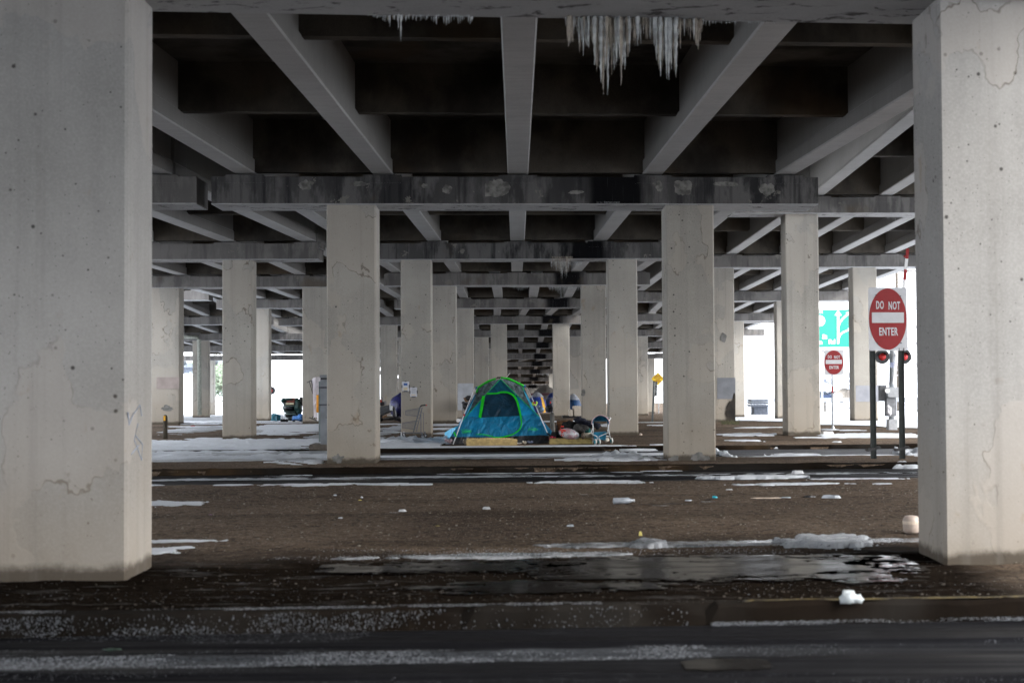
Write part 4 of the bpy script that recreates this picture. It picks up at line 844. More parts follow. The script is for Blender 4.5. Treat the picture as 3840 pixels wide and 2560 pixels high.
# ---- shopping carts
steel = plain('cart_steel', (.11, .12, .14), .4, metal=.3, var=.2); rubber = plain('cart_rubber', (.03, .03, .035), .6)
def cart2():
    p = lambda u, v, y: at(1400+u*.1403, 1440+v*.1403, y); t = thing('shopping_cart', 'empty two tier shopping cart parked against the pillar with the notices', 'shopping cart', (p(1080, 1440, 38.2).x, 38.2, 0))
    for nm, (a, b, c, d) in (('upper_basket', ((865, 705), (1225, 640), (1200, 860), (862, 820))), ('lower_basket', ((775, 1035), (1135, 975), (1110, 1205), (775, 1160)))):
        m = M()
        for y in (37.95, 38.4):
            A_, B_, C_, D_ = [p(u, v, y) for u, v in (a, b, c, d)]
            for s0, s1 in ((A_, B_), (B_, C_), (C_, D_), (D_, A_)): m.bar(s0, s1, .014, .014)
            m.bar(A_.lerp(D_, .18), B_.lerp(C_, .18), .007, .007)
            for k in range(1, 14): m.bar(A_.lerp(B_, k/14), D_.lerp(C_, k/14), .008, .008)
        for k in range(7):
            y = 37.95+.45*k/6; m.bar(p(*a, y), p(*d, y), .006, .006); m.bar(p(*d, y), p(*c, y), .006, .006)
        for (u, v) in (a, b, c, d): m.bar(p(u, v, 37.95), p(u, v, 38.4), .012, .012)
        m.build(nm, steel, t)
    m = M()
    for y in (37.93, 38.42):
        m.bar(p(1250, 600, y), p(1075, 1275, y), .03, .03); m.bar(p(1310, 620, y), p(1150, 1260, y), .02, .02)
        for k in range(7): tt = k/6; m.bar(p(1250-150*tt, 640+520*tt, y), p(1300-140*tt, 650+510*tt, y), .012, .012)
        m.bar(p(730, 1300, y), p(1280, 1300, y), .03, .03); m.bar(p(1270, 760, y), p(1275, 1300, y), .022, .022); m.bar(p(1340, 765, y), p(1345, 1290, y), .014, .014); m.bar(p(1270, 755, y), p(1340, 765, y), .014, .014)
    for u, v in ((760, 1300), (1280, 1300), (1270, 760), (1075, 1275)): m.bar(p(u, v, 37.93), p(u, v, 38.42), .02, .02)
    m.build('frame', steel, t)
    for y in (37.93, 38.42): m = M(); m.tube([p(1255, 600, y), p(1290, 570, y), p(1400, 555, y)], .02, 6); m.build('side_handle', BLACK, t)
    m = M(); m.tube([p(1415, 560, 37.93), p(1415, 560, 38.42)], .022, 8); m.build('handle', plain('red_grip', (.45, .05, .04), .5), t, smooth=True)
    for u, y in ((755, 37.93), (820, 38.42), (1315, 37.93), (1385, 38.42)):
        c = p(u, 1385, y); c.z = .062; m = M(); m.lathe(c, [(.045, -.016), (.062, -.012), (.062, .012), (.045, .016)], 16, rot=Matrix.Rotation(R(80), 3, 'X')); w_ = m.build('wheel', rubber, t)
        m = M(); m.lathe(c, [(.034, -.02), (.034, .02)], 12, rot=Matrix.Rotation(R(80), 3, 'X')); h_ = m.build('rim', plain('cart_hub', (.35, .37, .38), .4), w_); h_.matrix_parent_inverse = Matrix.Identity(4)
        m = M(); m.box((c.x-.005, c.y-.03, c.z+.06), (.035, .02, .1)); m.build('fork', WHITE if u < 900 else steel, t)
cart2()
# ---------------------------------------------------------------- icicles
def icemat2(name, c):
    n = N(name); p = n.pos(); k = n.noise(p, 9, 4, .6)
    n.col(n.mix(n.ss(k, .35, .65), tuple(x*.6 for x in c), c)); n.rough(.12); n.b.inputs['Transmission Weight'].default_value = .45; n.b.inputs['IOR'].default_value = 1.31; n.bump(n.noise(n.vmul(p, (1, 1, 3)), 24, 3), .5, .01); return n.mat
I_clear = icemat2('clear_ice', (.82, .84, .84)); I_dirty = icemat2('brownish_ice', (.6, .53, .45))
def icicle(m, x, y, z, L, r, rr):
    k = max(5, int(L/.035)); pts = []; rs = []; dx = rr.uniform(-.01, .01)*L
    for i in range(k+1):
        t = i/k; pts.append((x+dx*t+rr.uniform(-1, 1)*r*.12, y+rr.uniform(-1, 1)*r*.12, z-L*t)); rs.append(max(.0016, r*(1-t)**.75*(1+.22*math.sin(i*2.4+x*50))))
    m.tube(pts, rs, 7)
def cluster(label, px0, px1, y, z, env, step, rad, mats, seed, skew=0., parts=True, group=None, dy=.05):
    rr = random.Random(seed); xc = at((px0+px1)/2, 1400, y).x; t = thing('icicle_cluster', label, 'icicles', (xc, y, z), group=group); px = px0; sc = y/5333.
    if not parts: m = M()
    while px < px1:
        L = float(np.interp(px, [e[0] for e in env], [e[1] for e in env]))*sc*(rr.uniform(.35, 1) if rr.random() < .62 else rr.uniform(.85, 1.05))
        if L > 4*sc:
            x = (px-1935)*sc; r = rad*sc*min(1.3, .45+L/(120*sc)*.5)*rr.uniform(.75, 1.2)
            if parts: m = M()
            icicle(m, x, y+skew*x+rr.uniform(-dy, dy), z+.01, L, r, rr)
            if parts: m.build('icicle', mats[1] if rr.random() < mats[2] else mats[0], t, smooth=True)
        px += step*rr.uniform(.6, 1.4)
    if rad > 6.9:
        px = px0+20; m = M()
        while px < px1-30:
            L = float(np.interp(px, [e[0] for e in env], [e[1] for e in env]))*sc*rr.uniform(.3, .6); x = (px-1935)*sc; icicle(m, x, y+skew*x+.03, z+.01, L, 15*sc*rr.uniform(.7, 1.2), rr); px += 13*rr.uniform(.6, 1.5)
        m.build('ice_sheet', mats[1], t, smooth=True)
    if not parts: m.build('icicles', mats[0], t, smooth=True)
    return t
envB = [(2128, 40), (2140, 130), (2150, 110), (2175, 60), (2190, 175), (2212, 120), (2225, 150), (2245, 250), (2262, 270), (2285, 345), (2300, 230), (2325, 200), (2343, 365), (2356, 180), (2372, 150), (2390, 100), (2405, 150), (2425, 60), (2448, 120), (2470, 180), (2485, 240), (2505, 170), (2518, 290), (2532, 200), (2550, 300), (2556, 150), (2575, 110), (2590, 60), (2615, 110), (2640, 120), (2655, 30)]
cluster('biggest brownish icicle cluster hanging from the nearest cap right of centre', 2130, 2655, 12.62, 4.83, envB, 5.4, 7.0, (I_clear, I_dirty, .6), 3, .09)
cluster('row of short clear icicles with one long one, left on the nearest cap', 1385, 1800, 12.66, 4.83, [(1385, 6), (1440, 20), (1472, 55), (1480, 20), (1497, 30), (1501, 150), (1508, 150), (1513, 30), (1530, 30), (1562, 28), (1575, 12), (1598, 50), (1615, 10), (1630, 25), (1648, 45), (1660, 10), (1678, 42), (1705, 25), (1728, 42), (1745, 20), (1762, 36), (1790, 10), (1800, 4)], 6.5, 5.5, (I_clear, I_dirty, .05), 5, .09)
cluster('row of tiny icicles along the nearest cap beside the big brownish cluster', 2660, 2945, 12.68, 4.83, [(2660, 14), (2670, 22), (2730, 12), (2790, 16), (2830, 14), (2834, 34), (2838, 14), (2945, 8)], 8.5, 4.5, (I_clear, I_dirty, .1), 7, .09)
z2 = C[3+0]['zs']
rowz = {b['y']: b['zs'] for b in C}
cluster('icicles hanging from the second cap behind, above the tent and to its right', 2068, 2185, 40.05, rowz[39.3], [(2068, 30), (2090, 40), (2105, 62), (2122, 70), (2128, 55), (2140, 28), (2160, 22), (2185, 14)], 2.6, 1.6, (I_clear, I_dirty, .5), 9, 0, parts=False)
cluster('long thin icicles hanging over the face of the second cap behind', 2072, 2150, 39.12, rowz[39.3]+.06, [(2072, 36), (2105, 66), (2128, 72), (2150, 22)], 3.2, 1.7, (I_dirty, I_dirty, .5), 10, 0, parts=False)
cluster('frosty icicles hanging from the third cap behind, just below the second row', 2058, 2178, 53.1, rowz[52.4], [(2058, 10), (2070, 24), (2080, 12), (2100, 38), (2106, 50), (2125, 14), (2150, 22), (2178, 12)], 2.2, 1.5, (I_clear, I_dirty, .5), 11, 0, parts=False)
cluster('short comb of icicles on the third cap behind, left of its big cluster', 1925, 1985, 53.1, rowz[52.4], [(1925, 8), (1952, 20), (1985, 6)], 2.4, 1.2, (I_clear, I_dirty, .5), 12, 0, parts=False)
cluster('small icicles under the tall right hand overpass near the frame of the right pillar', 3343, 3415, 39.35, 6.03, [(3343, 6), (3352, 18), (3358, 6), (3372, 24), (3386, 10), (3392, 20), (3415, 6)], 3, 1.4, (I_clear, I_dirty, .3), 13, .03, parts=False)
cluster('white icicles on a far cap seen low between the central pillars', 2000, 2064, 144.8, F[5]['zs'], [(2000, 2), (2035, 10), (2045, 6), (2060, 18), (2064, 6)], 2, 1.2, (I_clear, I_dirty, .3), 14, 0, parts=False)
cluster('short fringe of ice under the stained band of the cap above the two middle pillars', 2243, 2330, 27.06, 4.95, [(2243, 12), (2262, 22), (2285, 18), (2300, 6), (2318, 18), (2330, 8)], 3.5, 1.4, (I_clear, I_dirty, .3), 15, .05, parts=False)

# ---------------------------------------------------------------- signs
SR = plain('sign_red', (.29, .004, .007), .5, var=.05); SW = plain('sign_white', (.62, .63, .66), .4, var=.05); POSTG = plain('galvanised_post', (.022, .028, .026), .45, metal=.3, var=.3)
GALV = plain('galvanised_steel', (.33, .35, .37), .4, metal=.5, var=.25)
def roundrect(w, h, r, n=6):
    o = []
    for cx, cz, a0 in ((w/2-r, h/2-r, 0), (-w/2+r, h/2-r, 90), (-w/2+r, -h/2+r, 180), (w/2-r, -h/2+r, 270)):
        for k in range(n+1): a = R(a0+90*k/n); o.append((cx+r*math.cos(a), cz+r*math.sin(a)))
    return o
def plate(name, outline, th, mat, par, c, rz=0, off=0, bev=0):
    m = M(); n = len(outline); r3 = Matrix.Rotation(R(rz), 3, 'Z'); c = Vector(c); vs = []
    for y in (-th+off, off):
        for x, z in outline: vs.append(c + r3 @ Vector((x, y, z)))
    m.add(vs, [tuple(range(n)), tuple(range(2*n-1, n-1, -1))]+[(k, (k+1) % n, n+(k+1) % n, n+k) for k in range(n)]); return m.build(name, mat, par)
def dne(label, px0, px1, py0, py1, y, rz, posts, post_w, big):
    a = at(px0, py0, y); b = at(px1, py1, y); w_ = b.x-a.x; h = a.z-b.z; c = ((a.x+b.x)/2, y, (a.z+b.z)/2)
    t = thing('do_not_enter_sign', label, 'road sign', (c[0], y, 0), group='do not enter signs'); w_ /= math.cos(R(rz))
    plate('sign_plate', roundrect(w_, h, .045), .008, SW, t, c, rz)
    ell = [(w_*.487*math.cos(2*math.pi*k/48), h*.485*math.sin(2*math.pi*k/48)) for k in range(48)]
    plate('red_oval', ell, .003, SR, t, c, rz, -.0085)
    plate('white_bar', roundrect(w_*.83, h*.165, .01), .003, SW, t, (c[0], c[1], c[2]+h*.022), rz, -.012)
    r3 = Matrix.Rotation(R(rz), 3, 'Z'); f = lambda x, z: Vector(c)+r3 @ Vector((x, -.0135, z))
    for s_, x, z, fw in (('DO', -.204, .215, .2), ('NOT', .166, .205, .3), ('ENTER', .006, -.205, .49)):
        textmesh('lettering', s_, h*.172, SW, t, f(x*w_, z*h), bold=.005*h, rz=rz, spacing=1.12, fit=fw*w_)
    for px, pb in posts:
        x, yy = gp(px, pb); m = M(); o = .05 if big else .03; zt = b.z+(.05 if big else h*.9)
        if big:
            m.box((x, y+.05, zt/2), (post_w, .05, zt)); m.box((x-post_w/2+.006, y+.02, zt/2), (.012, .03, zt)); m.box((x+post_w/2-.006, y+.02, zt/2), (.012, .03, zt))
        else: m.tube([(x, y+.04, 0), (x, y+.04, zt)], .028, 10)
        po = m.build('post', POSTG if big else GALV, t)
        if big:
            m = M(); m.bar((x-.13, y-.0, .17), (x+.12, y-.0, .23), .03, .045); m.bar((x-.13, y+.1, .17), (x+.12, y+.1, .23), .03, .045); m.tube([(x-.12, y-.04, .18), (x-.12, y+.14, .18)], .022, 6); m.tube([(x+.11, y-.04, .225), (x+.11, y+.14, .225)], .022, 6); br = m.build('base_bracket', plain('dark_steel', (.03, .03, .032), .5), t)
        else:
            m = M(); a1 = at(px, 1448, y).z; a2 = at(px, 1473, y).z; m.tube([(x, y+.04, a2), (x, y+.04, a1)], .033, 10); m.build('red_band', SR, t)
            m = M(); m.lathe((x, y+.04, 0), [(.07, 0), (.05, .05), (.03, .09)], 8); m.build('post_foot', GALV, t)
    if big:
        for u, v in ((-.3, .38), (.33, .36), (-.28, -.38), (.33, -.38)): m = M(); m.lathe(f(u*w_, v*h), [(.014, 0), (.01, .012)], 6, rot=Matrix.Rotation(R(90), 3, 'X')); m.build('bolt', BLACK, t)
    return t
dne('large red and white DO NOT ENTER sign on two posts beside the right pillar', 3254, 3404, 1078, 1314, 27.5, 4, [(3273, 1720), (3369, 1717)], .1, True)
dne('smaller DO NOT ENTER sign on one post with a red band, further back', 3089, 3164, 1312, 1405, 43.5, 2, [(3122, 1607)], .05, False)
# yellow diamond
YEL = plain('sign_yellow', (.62, .42, .002), .4, var=.03); TXT = plain('sign_black', (.02, .02, .02), .5)
c = at(2467, 1420, 115); t = thing('warning_sign', 'yellow diamond sign reading BRIDGE MAY ICE IN COLD WEATHER against the white daylight', 'road sign', (c.x, 115, ground_z(115)))
hd = .54; plate('sign_plate', [(0, hd), (-hd, 0), (0, -hd), (hd, 0)], .02, YEL, t, c)
for s_, z in (('BRIDGE', .24), ('MAY ICE IN', .09), ('COLD', -.07), ('WEATHER', -.22)): textmesh('lettering', s_, .16, plain('sign_letters', (.28, .10, .002), .5), t, (c.x, 115-.03, c.z+z), sx=.75, bold=.006)
m = M(); m.tube([(c.x+.05, 115.05, ground_z(115)), (c.x+.05, 115.05, c.z)], .035, 6); m.build('post', GALV, t)
# milepost 5975
x, y = gp(2446, 1579); tp = at(2455, 1428, y)
t = thing('marker_post', 'leaning marker post with the number plate 5975 in front of the yellow diamond', 'marker post', (x, y, 0))
m = M(); m.bar((x, y, -.02), (tp.x-.02, y, tp.z), .06, .03, up=(0, 1, 0)); m.build('post', plain('grey_post', (.07, .085, .09), .5), t)
a = at(2453, 1432, y-.03); b = at(2464, 1485, y-.03); m = M(); m.hexa([(b.x-.12, y-.04, b.z), (b.x, y-.04, b.z), (b.x, y-.03, b.z), (b.x-.12, y-.03, b.z), (a.x, y-.04, a.z), (a.x+.12, y-.04, a.z), (a.x+.12, y-.03, a.z), (a.x, y-.03, a.z)]); m.build('number_plate', plain('plate_grey', (.42, .44, .44), .5), t)
for k, ch in enumerate('5975'): textmesh('number', ch, .15, TXT, t, at(2461.5-k*.8, 1437+k*13.6, y-.05), sx=.8, bold=.006)
# big green guide sign
GREEN = plain('guide_sign_green', (.0005, .23, .17), .4, var=.03); SWB = plain('sign_bright_white', (.8, .8, .8), .4, var=.02)
Yg = 92; a = at(2985, 1162, Yg); b = at(3216, 1300, Yg); w_ = b.x-a.x; h = a.z-b.z; c = Vector(((a.x+b.x)/2, Yg, (a.z+b.z)/2))
t = thing('guide_sign', 'large green overhead road sign with white branching arrows seen between the right pillars', 'road sign', (c.x, Yg, c.z))
plate('sign_plate', roundrect(w_, h, .12), .05, GREEN, t, c); plate('white_border', roundrect(w_+.14, h+.14, .16), .04, SWB, t, c, 0, .045)
sg = lambda u, v: at(2980+u*.28686, 900+v*.28686, Yg-.08)
def arrow(pts, wd, hd_):
    m = M(); pts = [sg(*p) for p in pts]; vs = []
    for i, p in enumerate(pts):
        d = (pts[min(i+1, len(pts)-1)]-pts[max(0, i-1)]).normalized(); n_ = Vector((-d.z, 0, d.x))*wd/2; vs += [p-n_, p+n_]
    m.add(vs, [(2*i, 2*i+1, 2*i+3, 2*i+2) for i in range(len(pts)-1)]); d = (pts[-1]-pts[-2]).normalized(); n_ = Vector((-d.z, 0, d.x))
    e = pts[-1]; m.add([e-n_*hd_*.5, e+n_*hd_*.5, e+d*hd_*.8], [(0, 1, 2)]); return m.build('arrow', SWB, t)
arrow([(568, 1355), (568, 1100), (568, 985)], .14, .46); arrow([(575, 1130), (590, 1080), (625, 1030), (690, 970)], .12, .32); arrow([(578, 1280), (600, 1230), (640, 1200), (705, 1175)], .11, .28)
textmesh('lettering', 'St', .38, SWB, t, sg(390, 1265), bold=.02); textmesh('lettering', 'Rd', .38, SWB, t, sg(487, 1330), bold=.02); textmesh('lettering', 'n', .38, SWB, t, sg(342, 1336), bold=.02); textmesh('lettering', 'H', .26, SWB, t, sg(346, 940), bold=.015)
m = M(); m.lathe(sg(325, 1055), [(.36, 0), (.36, .02)], 20, rot=Matrix.Rotation(R(90), 3, 'X')); m.build('route_shield', SWB, t)
m = M(); m.tube([(a.x-.5, Yg+.3, ground_z(Yg)), (a.x-.5, Yg+.3, a.z+.3)], .16, 8); m.build('post', GALV, t)
for px in (3087, 3192): m = M(); o = at(px, 1317, Yg); m.box(o, (.22, .3, .1)); m.bar(o+Vector((0, .1, 0)), o+Vector((0, .1, .3)), .03, .03); m.build('sign_lamp', plain('lamp_grey', (.08, .08, .09), .5), t)
# wrong way gate with red lamps
Yq = 42.6; u7 = lambda u, v, y=Yq: at(2980+u*.28686, 1300+v*.28686, y)
t = thing('gate_signal', 'grey pole with two red lamps, control boxes and a raised striped gate arm', 'signal', (u7(1265, 1080).x, Yq, 0))
m = M(); m.tube([u7(1265, 1085), u7(1275, 40), u7(1275, -560)], .085, 12); m.build('pole', GALV, t, smooth=True)
m = M(); m.bar(u7(1140, 110), u7(1410, 110), .05, .07); m.build('crossarm', GALV, t)
LENS = bpy.data.materials.new('lit_red_lens'); LENS.use_nodes = True; b_ = LENS.node_tree.nodes['Principled BSDF']; b_.inputs['Base Color'].default_value = (.45, .01, .012, 1); b_.inputs['Emission Color'].default_value = (1, .05, .02, 1); b_.inputs['Emission Strength'].default_value = .004
for u in (1142, 1428):
    c = u7(u, 128, Yq-.1); rx = Matrix.Rotation(R(90), 3, 'X')
    m = M(); m.lathe(c, [(.17, -.02), (.22, .0), (.22, .02)], 24, rot=rx); lp = m.build('lamp', BLACK, t)
    m = M(); m.lathe(c+Vector((0, -.03, 0)), [(.115, -.01), (.09, .02), (.03, .035)], 18, rot=rx); l_ = m.build('lens', LENS, lp, smooth=True); l_.matrix_parent_inverse = Matrix.Identity(4)
    m = M(); vs = []
    for k in range(11):
        a_ = R(20+140*k/10)
        for yy in (-.02, -.2): vs.append(c+Vector((math.cos(a_)*.135, yy, math.sin(a_)*.135)))
        for yy in (-.2, -.02): vs.append(c+Vector((math.cos(a_)*.125, yy, math.sin(a_)*.125)))
    m.add(vs, [(i*4+k, i*4+(k+1) % 4, (i+1)*4+(k+1) % 4, (i+1)*4+k) for i in range(10) for k in range(4)]); h_ = m.build('hood', BLACK, lp); h_.matrix_parent_inverse = Matrix.Identity(4)
boxg = plain('box_grey', (.22, .23, .25), .5, var=.25); boxl = plain('box_light_grey', (.42, .44, .47), .5, var=.15)
def pbox(name, u0, v0, u1, v1, mat, d=.3, dy=0., r=.02, par=None):
    a, b = u7(u0, v0), u7(u1, v1); w_, h = b.x-a.x, a.z-b.z; plate(name, roundrect(w_, h, min(r, w_/3)), d, mat, par or t, ((a.x+b.x)/2, Yq+dy, (a.z+b.z)/2))
pbox('junction_box', 1098, 505, 1180, 705, plain('box_dark', (.13, .135, .145), .5), .25, .05); pbox('gate_mechanism', 1172, 528, 1330, 655, boxl, .35, -.05, .06); pbox('control_box', 1170, 650, 1295, 905, boxg, .3, -.02)
pbox('base_cabinet', 1200, 945, 1310, 1085, boxl, .3, .02); pbox('blue_notice', 1224, 203, 1312, 272, plain('notice_blue', (.03, .12, .42), .5, var=.05), .01, -.09)
for k in range(4): textmesh('lettering', ['EMERGENCY', 'CALL OR', 'REPORT', 'PROBLEMS'][k], .06, SWB, t, u7(1268, 214+k*16, Yq-.105), sx=.7)
m = M(); m.lathe(u7(1212, 572, Yq-.41), [(.075, 0), (.075, .01)], 18, rot=Matrix.Rotation(R(90), 3, 'X')); m.build('pivot', SWB, t)
m = M()
for k in range(6): m.blob(u7(1222+(k % 2)*22, 790+k*16, Yq-.36), (.05, .03, .06), 8, 6, .5, 2, k)
m.build('taped_paper', plain('crumpled_paper', (.62, .62, .66), .7, var=.2, bump=.6), t, smooth=True)
a = u7(1330, 560, Yq-.3); ga = [at(px, py, Yq-.3) for px, py in ((3352, 1440), (3380, 1150), (3404, 932))]
arm = M(); arm.bar(ga[0], ga[2], .085, .03, up=(0, 1, 0)); ar = arm.build('gate_arm', SWB, t)
for f0, f1 in ((.31, .385), (.46, .54), (.617, .69), (.77, .846), (.925, 1.0)): m = M(); m.bar(ga[0].lerp(ga[2], f0), ga[0].lerp(ga[2], f1), .09, .036, up=(0, 1, 0)); s_ = m.build('red_stripe', SR, ar); s_.matrix_parent_inverse = Matrix.Identity(4)
m = M(); m.blob(at(3392, 961, Yq-.3), (.035, .035, .035), 10, 8, 0); bl = m.build('tip_lamp', SR, ar); bl.matrix_parent_inverse = Matrix.Identity(4)
# guard rails
def rail(label, pts, z, posts, group='guard rails'):
    t = thing('guard_rail', label, 'guard rail', pts[0], group=group); m = M()
    for i in range(len(pts)-1):
        a, b = Vector(pts[i]), Vector(pts[i+1])
        for dz, dy in ((-.12, 0), (-.04, -.04), (.04, .04), (.12, 0)): m.bar(a+Vector((0, dy, z+dz)), b+Vector((0, dy, z+dz)), .03, .085)
    m.build('rail', GALV, t)
    for f in posts: p = Vector(pts[0]).lerp(Vector(pts[-1]), f); m = M(); m.box((p.x, p.y+.1, p.z+z/2), (.16, .14, z+.2)); m.build('post', plain('rail_post', (.1, .09, .08), .7), t)
rail('grey guard rail on the snow at the right beside the gate signal', [(16.4, 60, -.2), (19.6, 62, -.2), (26, 66, -.25)], .55, (.08, .2, .32, .45, .6))
rail('far guard rail running behind the smaller stop sign', [(15, 112, ground_z(112)), (34, 114, ground_z(114))], 1.0, (.1, .3, .5, .7, .9))
m = M()
for k, (w1, zz) in enumerate(((.9, .62), (.85, .78), (.8, .94))): m.box((15.6, 92+.0, ground_z(92)+zz), (w1*1.3, 1.5, .12))
m.box((15.7, 92, ground_z(92)+.28), (.9, 1.2, .56)); o = m.build('crash_cushion', plain('cushion_dark', (.05, .06, .08), .6)); tag(o, 'dark stacked crash cushion on the snow seen between two right pillars', 'crash cushion')
# ---------------------------------------------------------------- things fixed to the pillars
def onpillar(name, px0, px1, py0, py1, y, mat, par, label=None, th=.006):
    a = at(px0, py0, y); b = at(px1, py1, y); m = M(); m.box(((a.x+b.x)/2, y, (a.z+b.z)/2), (b.x-a.x, th, a.z-b.z)); return m.build(name, mat, par, label=label)
PY = C[4]['y']  # third row
def rough_paint(name, c): return plain(name, c, .8, var=.12, scale=3)
yf = lambda b, x: b['y']+b['sk']*x
onpillar('painted_patch', 1716, 1776, 1437, 1537, 65.5-.006, rough_paint('white_paint_patch', (.42, .44, .48)), ov, 'white painted rectangle')

onpillar('painted_patch', 2689, 2758, 1416, 1495, 50.8+.02*7.4-.01, rough_paint('grey_paint', (.17, .18, .20)), rt, 'grey painted block'); 
onpillar('painted_patch', 3209, 3297, 1445, 1505, 50.8+.02*12.5-.01, rough_paint('lavender_paint', (.25, .255, .28)), rt, 'pale grey painted band')
onpillar('painted_patch', 587, 672, 1414, 1457, 52.9-.02*13-.01, rough_paint('pink_paint', (.31, .262, .243)), lf, 'faded pink band')
def blotch(name, cx, cy, rx, ry, y, mat, par, seed, n=40, am=.5, th=.008, fr=1.6, xm=1e9):
    pl = []
    for k in range(n): a_ = 2*math.pi*k/n; r_ = 1+am*(float(fbm(np.array([math.cos(a_)*fr+seed]), np.array([math.sin(a_)*fr]), 4, seed)[0])-.5)*2; p_ = at(min(xm, cx+rx*r_*math.cos(a_)), cy+ry*r_*math.sin(a_), y); pl.append((p_.x, p_.z))
    c_ = (0, y, 0); return plate(name, [(x, z) for x, z in pl[::-1]], th, mat, par, c_)
SP = plain('bare_cement', (.15, .147, .14), .9, var=.3); 
blotch('spalled_patch', 622, 1530, 24, 10, 52.9-.02*13-.004, SP, lf, 2, am=.9); blotch('spalled_patch', 2711, 1265, 13, 17, 50.8+.14, SP, rt, 5)
blotch('spalled_patch', 2187, 1470, 8, 14, 52.4+.0-.004, SP, ov, 3); blotch('spalled_patch', 1268, 1718, 26, 16, 27.2-.05*3.2-.008, SP, ov, 8, am=.9); blotch('spalled_patch', 2620, 1712, 36, 16, 27.2+.05*3.4-.004, SP, ov, 12, am=.9); blotch('spalled_patch', 2525, 1717, 18, 9, 27.2+.05*3.-.004, SP, ov, 15, am=.8)
def sootmat():
    n = N('soot'); p = n.pos(); k = n.noise(p, 2.4, 6, .6); n.col(n.mix(n.ss(k, .3, .7), (.01, .009, .009), (.05, .04, .03))); n.rough(.95); return n.mat
blotch('soot_stain', 2752, 1550, 26, 66, 50.8+.14-.004, sootmat(), rt, 9, am=.55, th=.005, xm=2758, n=70)
def curve_mark(name, pts, r, mat, par):
    m = M(); m.tube(pts, r, 5); return m.build(name, mat, par)
gb = plain('faded_blue_spray', (.24, .27, .33), .8, var=.3)
xf = -3.148; gy_ = lambda u, v: Vector((xf, 11.35+ (u-845)/135*.78+.02, at(485+(u-845)*.6, 1300+v*.5742, 11.9).z))
for pts in ([(872, 420), (878, 500), (900, 430)], [(905, 430), (935, 380), (945, 450)], [(925, 500), (905, 600), (945, 740), (950, 640), (910, 570)], [(890, 690), (930, 640)]):
    curve_mark('spray_mark', [gy_(*p) for p in pts], .006, gb, ov)
for cx, cy, rx, ry, sd in ((1858, 702, 52, 36, 3), (1592, 698, 10, 9, 4), (1675, 710, 20, 16, 5), (2562, 706, 34, 28, 6), (2878, 712, 26, 26, 7), (1146, 695, 24, 18, 9), (2470, 700, 14, 20, 10), (1345, 690, 30, 9, 11), (2160, 722, 30, 7, 21), (2720, 690, 44, 8, 22)):
    xx = at(cx, cy, 27).x; blotch('spalled_patch', cx, cy, rx, ry, 27.1+.05*xx-.006, plain('spall_%d' % sd, (.17, .165, .152), .9, var=.5, scale=9, bump=.5), ov, sd, n=70, am=.5, th=.004, fr=1.5)
# taped notices
PAPER = plain('notice_paper', (.62, .63, .68), .6, var=.05, scale=30); TAPE = plain('grey_tape', (.055, .058, .075), .4, var=.2); HL = plain('yellow_highlight', (.7, .48, .05), .6, var=.1); INKB = plain('blue_print', (.02, .08, .28), .5); INK = plain('grey_print', (.28, .29, .33), .6)
def notice(label, u0, v0, u1, v1, head):
    y = 39.3-.02*3-.01; s_ = lambda u, v, yy=y: at(1140+u*.25513, 1300+v*.25513, yy); a, b = s_(u0, v0), s_(u1, v1); t = thing('paper_notice', label, 'notice', ((a.x+b.x)/2, y, (a.z+b.z)/2), group='notices taped to the pillar')
    m = M(); m.hexa([(a.x, y, b.z), (b.x, y-.004, b.z), (b.x, y, b.z), (a.x, y+.004, b.z), (a.x, y, a.z), (b.x, y-.004, a.z), (b.x, y, a.z), (a.x, y+.004, a.z)]); m.build('sheet', PAPER, t)
    w_, h = b.x-a.x, a.z-b.z; cx, cz = (a.x+b.x)/2, (a.z+b.z)/2
    for dx, dz, tw, th in ((0, .52, .3, .1), (0, -.52, .3*2, .12), (-.52, .0, .18, .3), (.52, .0, .18, .34)): m = M(); m.box((cx+dx*w_, y-.01, cz+dz*h), (tw*w_ if th < .2 else .14*w_, .003, th*h)); m.build('tape', TAPE, t)
    if head: m = M(); m.box((cx, y-.009, cz+.22*h), (.55*w_, .002, .24*h)); m.build('blue_heading', INKB, t)
    for k in range(2 if head else 1): m = M(); m.box((cx-.04*w_, y-.009, cz-(.2+.13*k if head else .3)*h), (.62*w_, .002, .05*h)); m.build('highlighted_line', HL, t)
    m = M()
    for k in range(9 if not head else 4): zz = cz+((.38-.065*k) if not head else (-.03-.12*k))*h; m.box((cx, y-.008, zz), ((.7-.1*(k % 3))*w_, .0015, .022*h))
    m.build('printed_lines', INK, t, kind='stuff')
notice('upper left paper notice with a blue heading taped to the pillar by the cart', 1442, 512, 1545, 650, True); notice('lower right paper notice of dense text taped to the pillar by the cart', 1560, 596, 1662, 732, False)
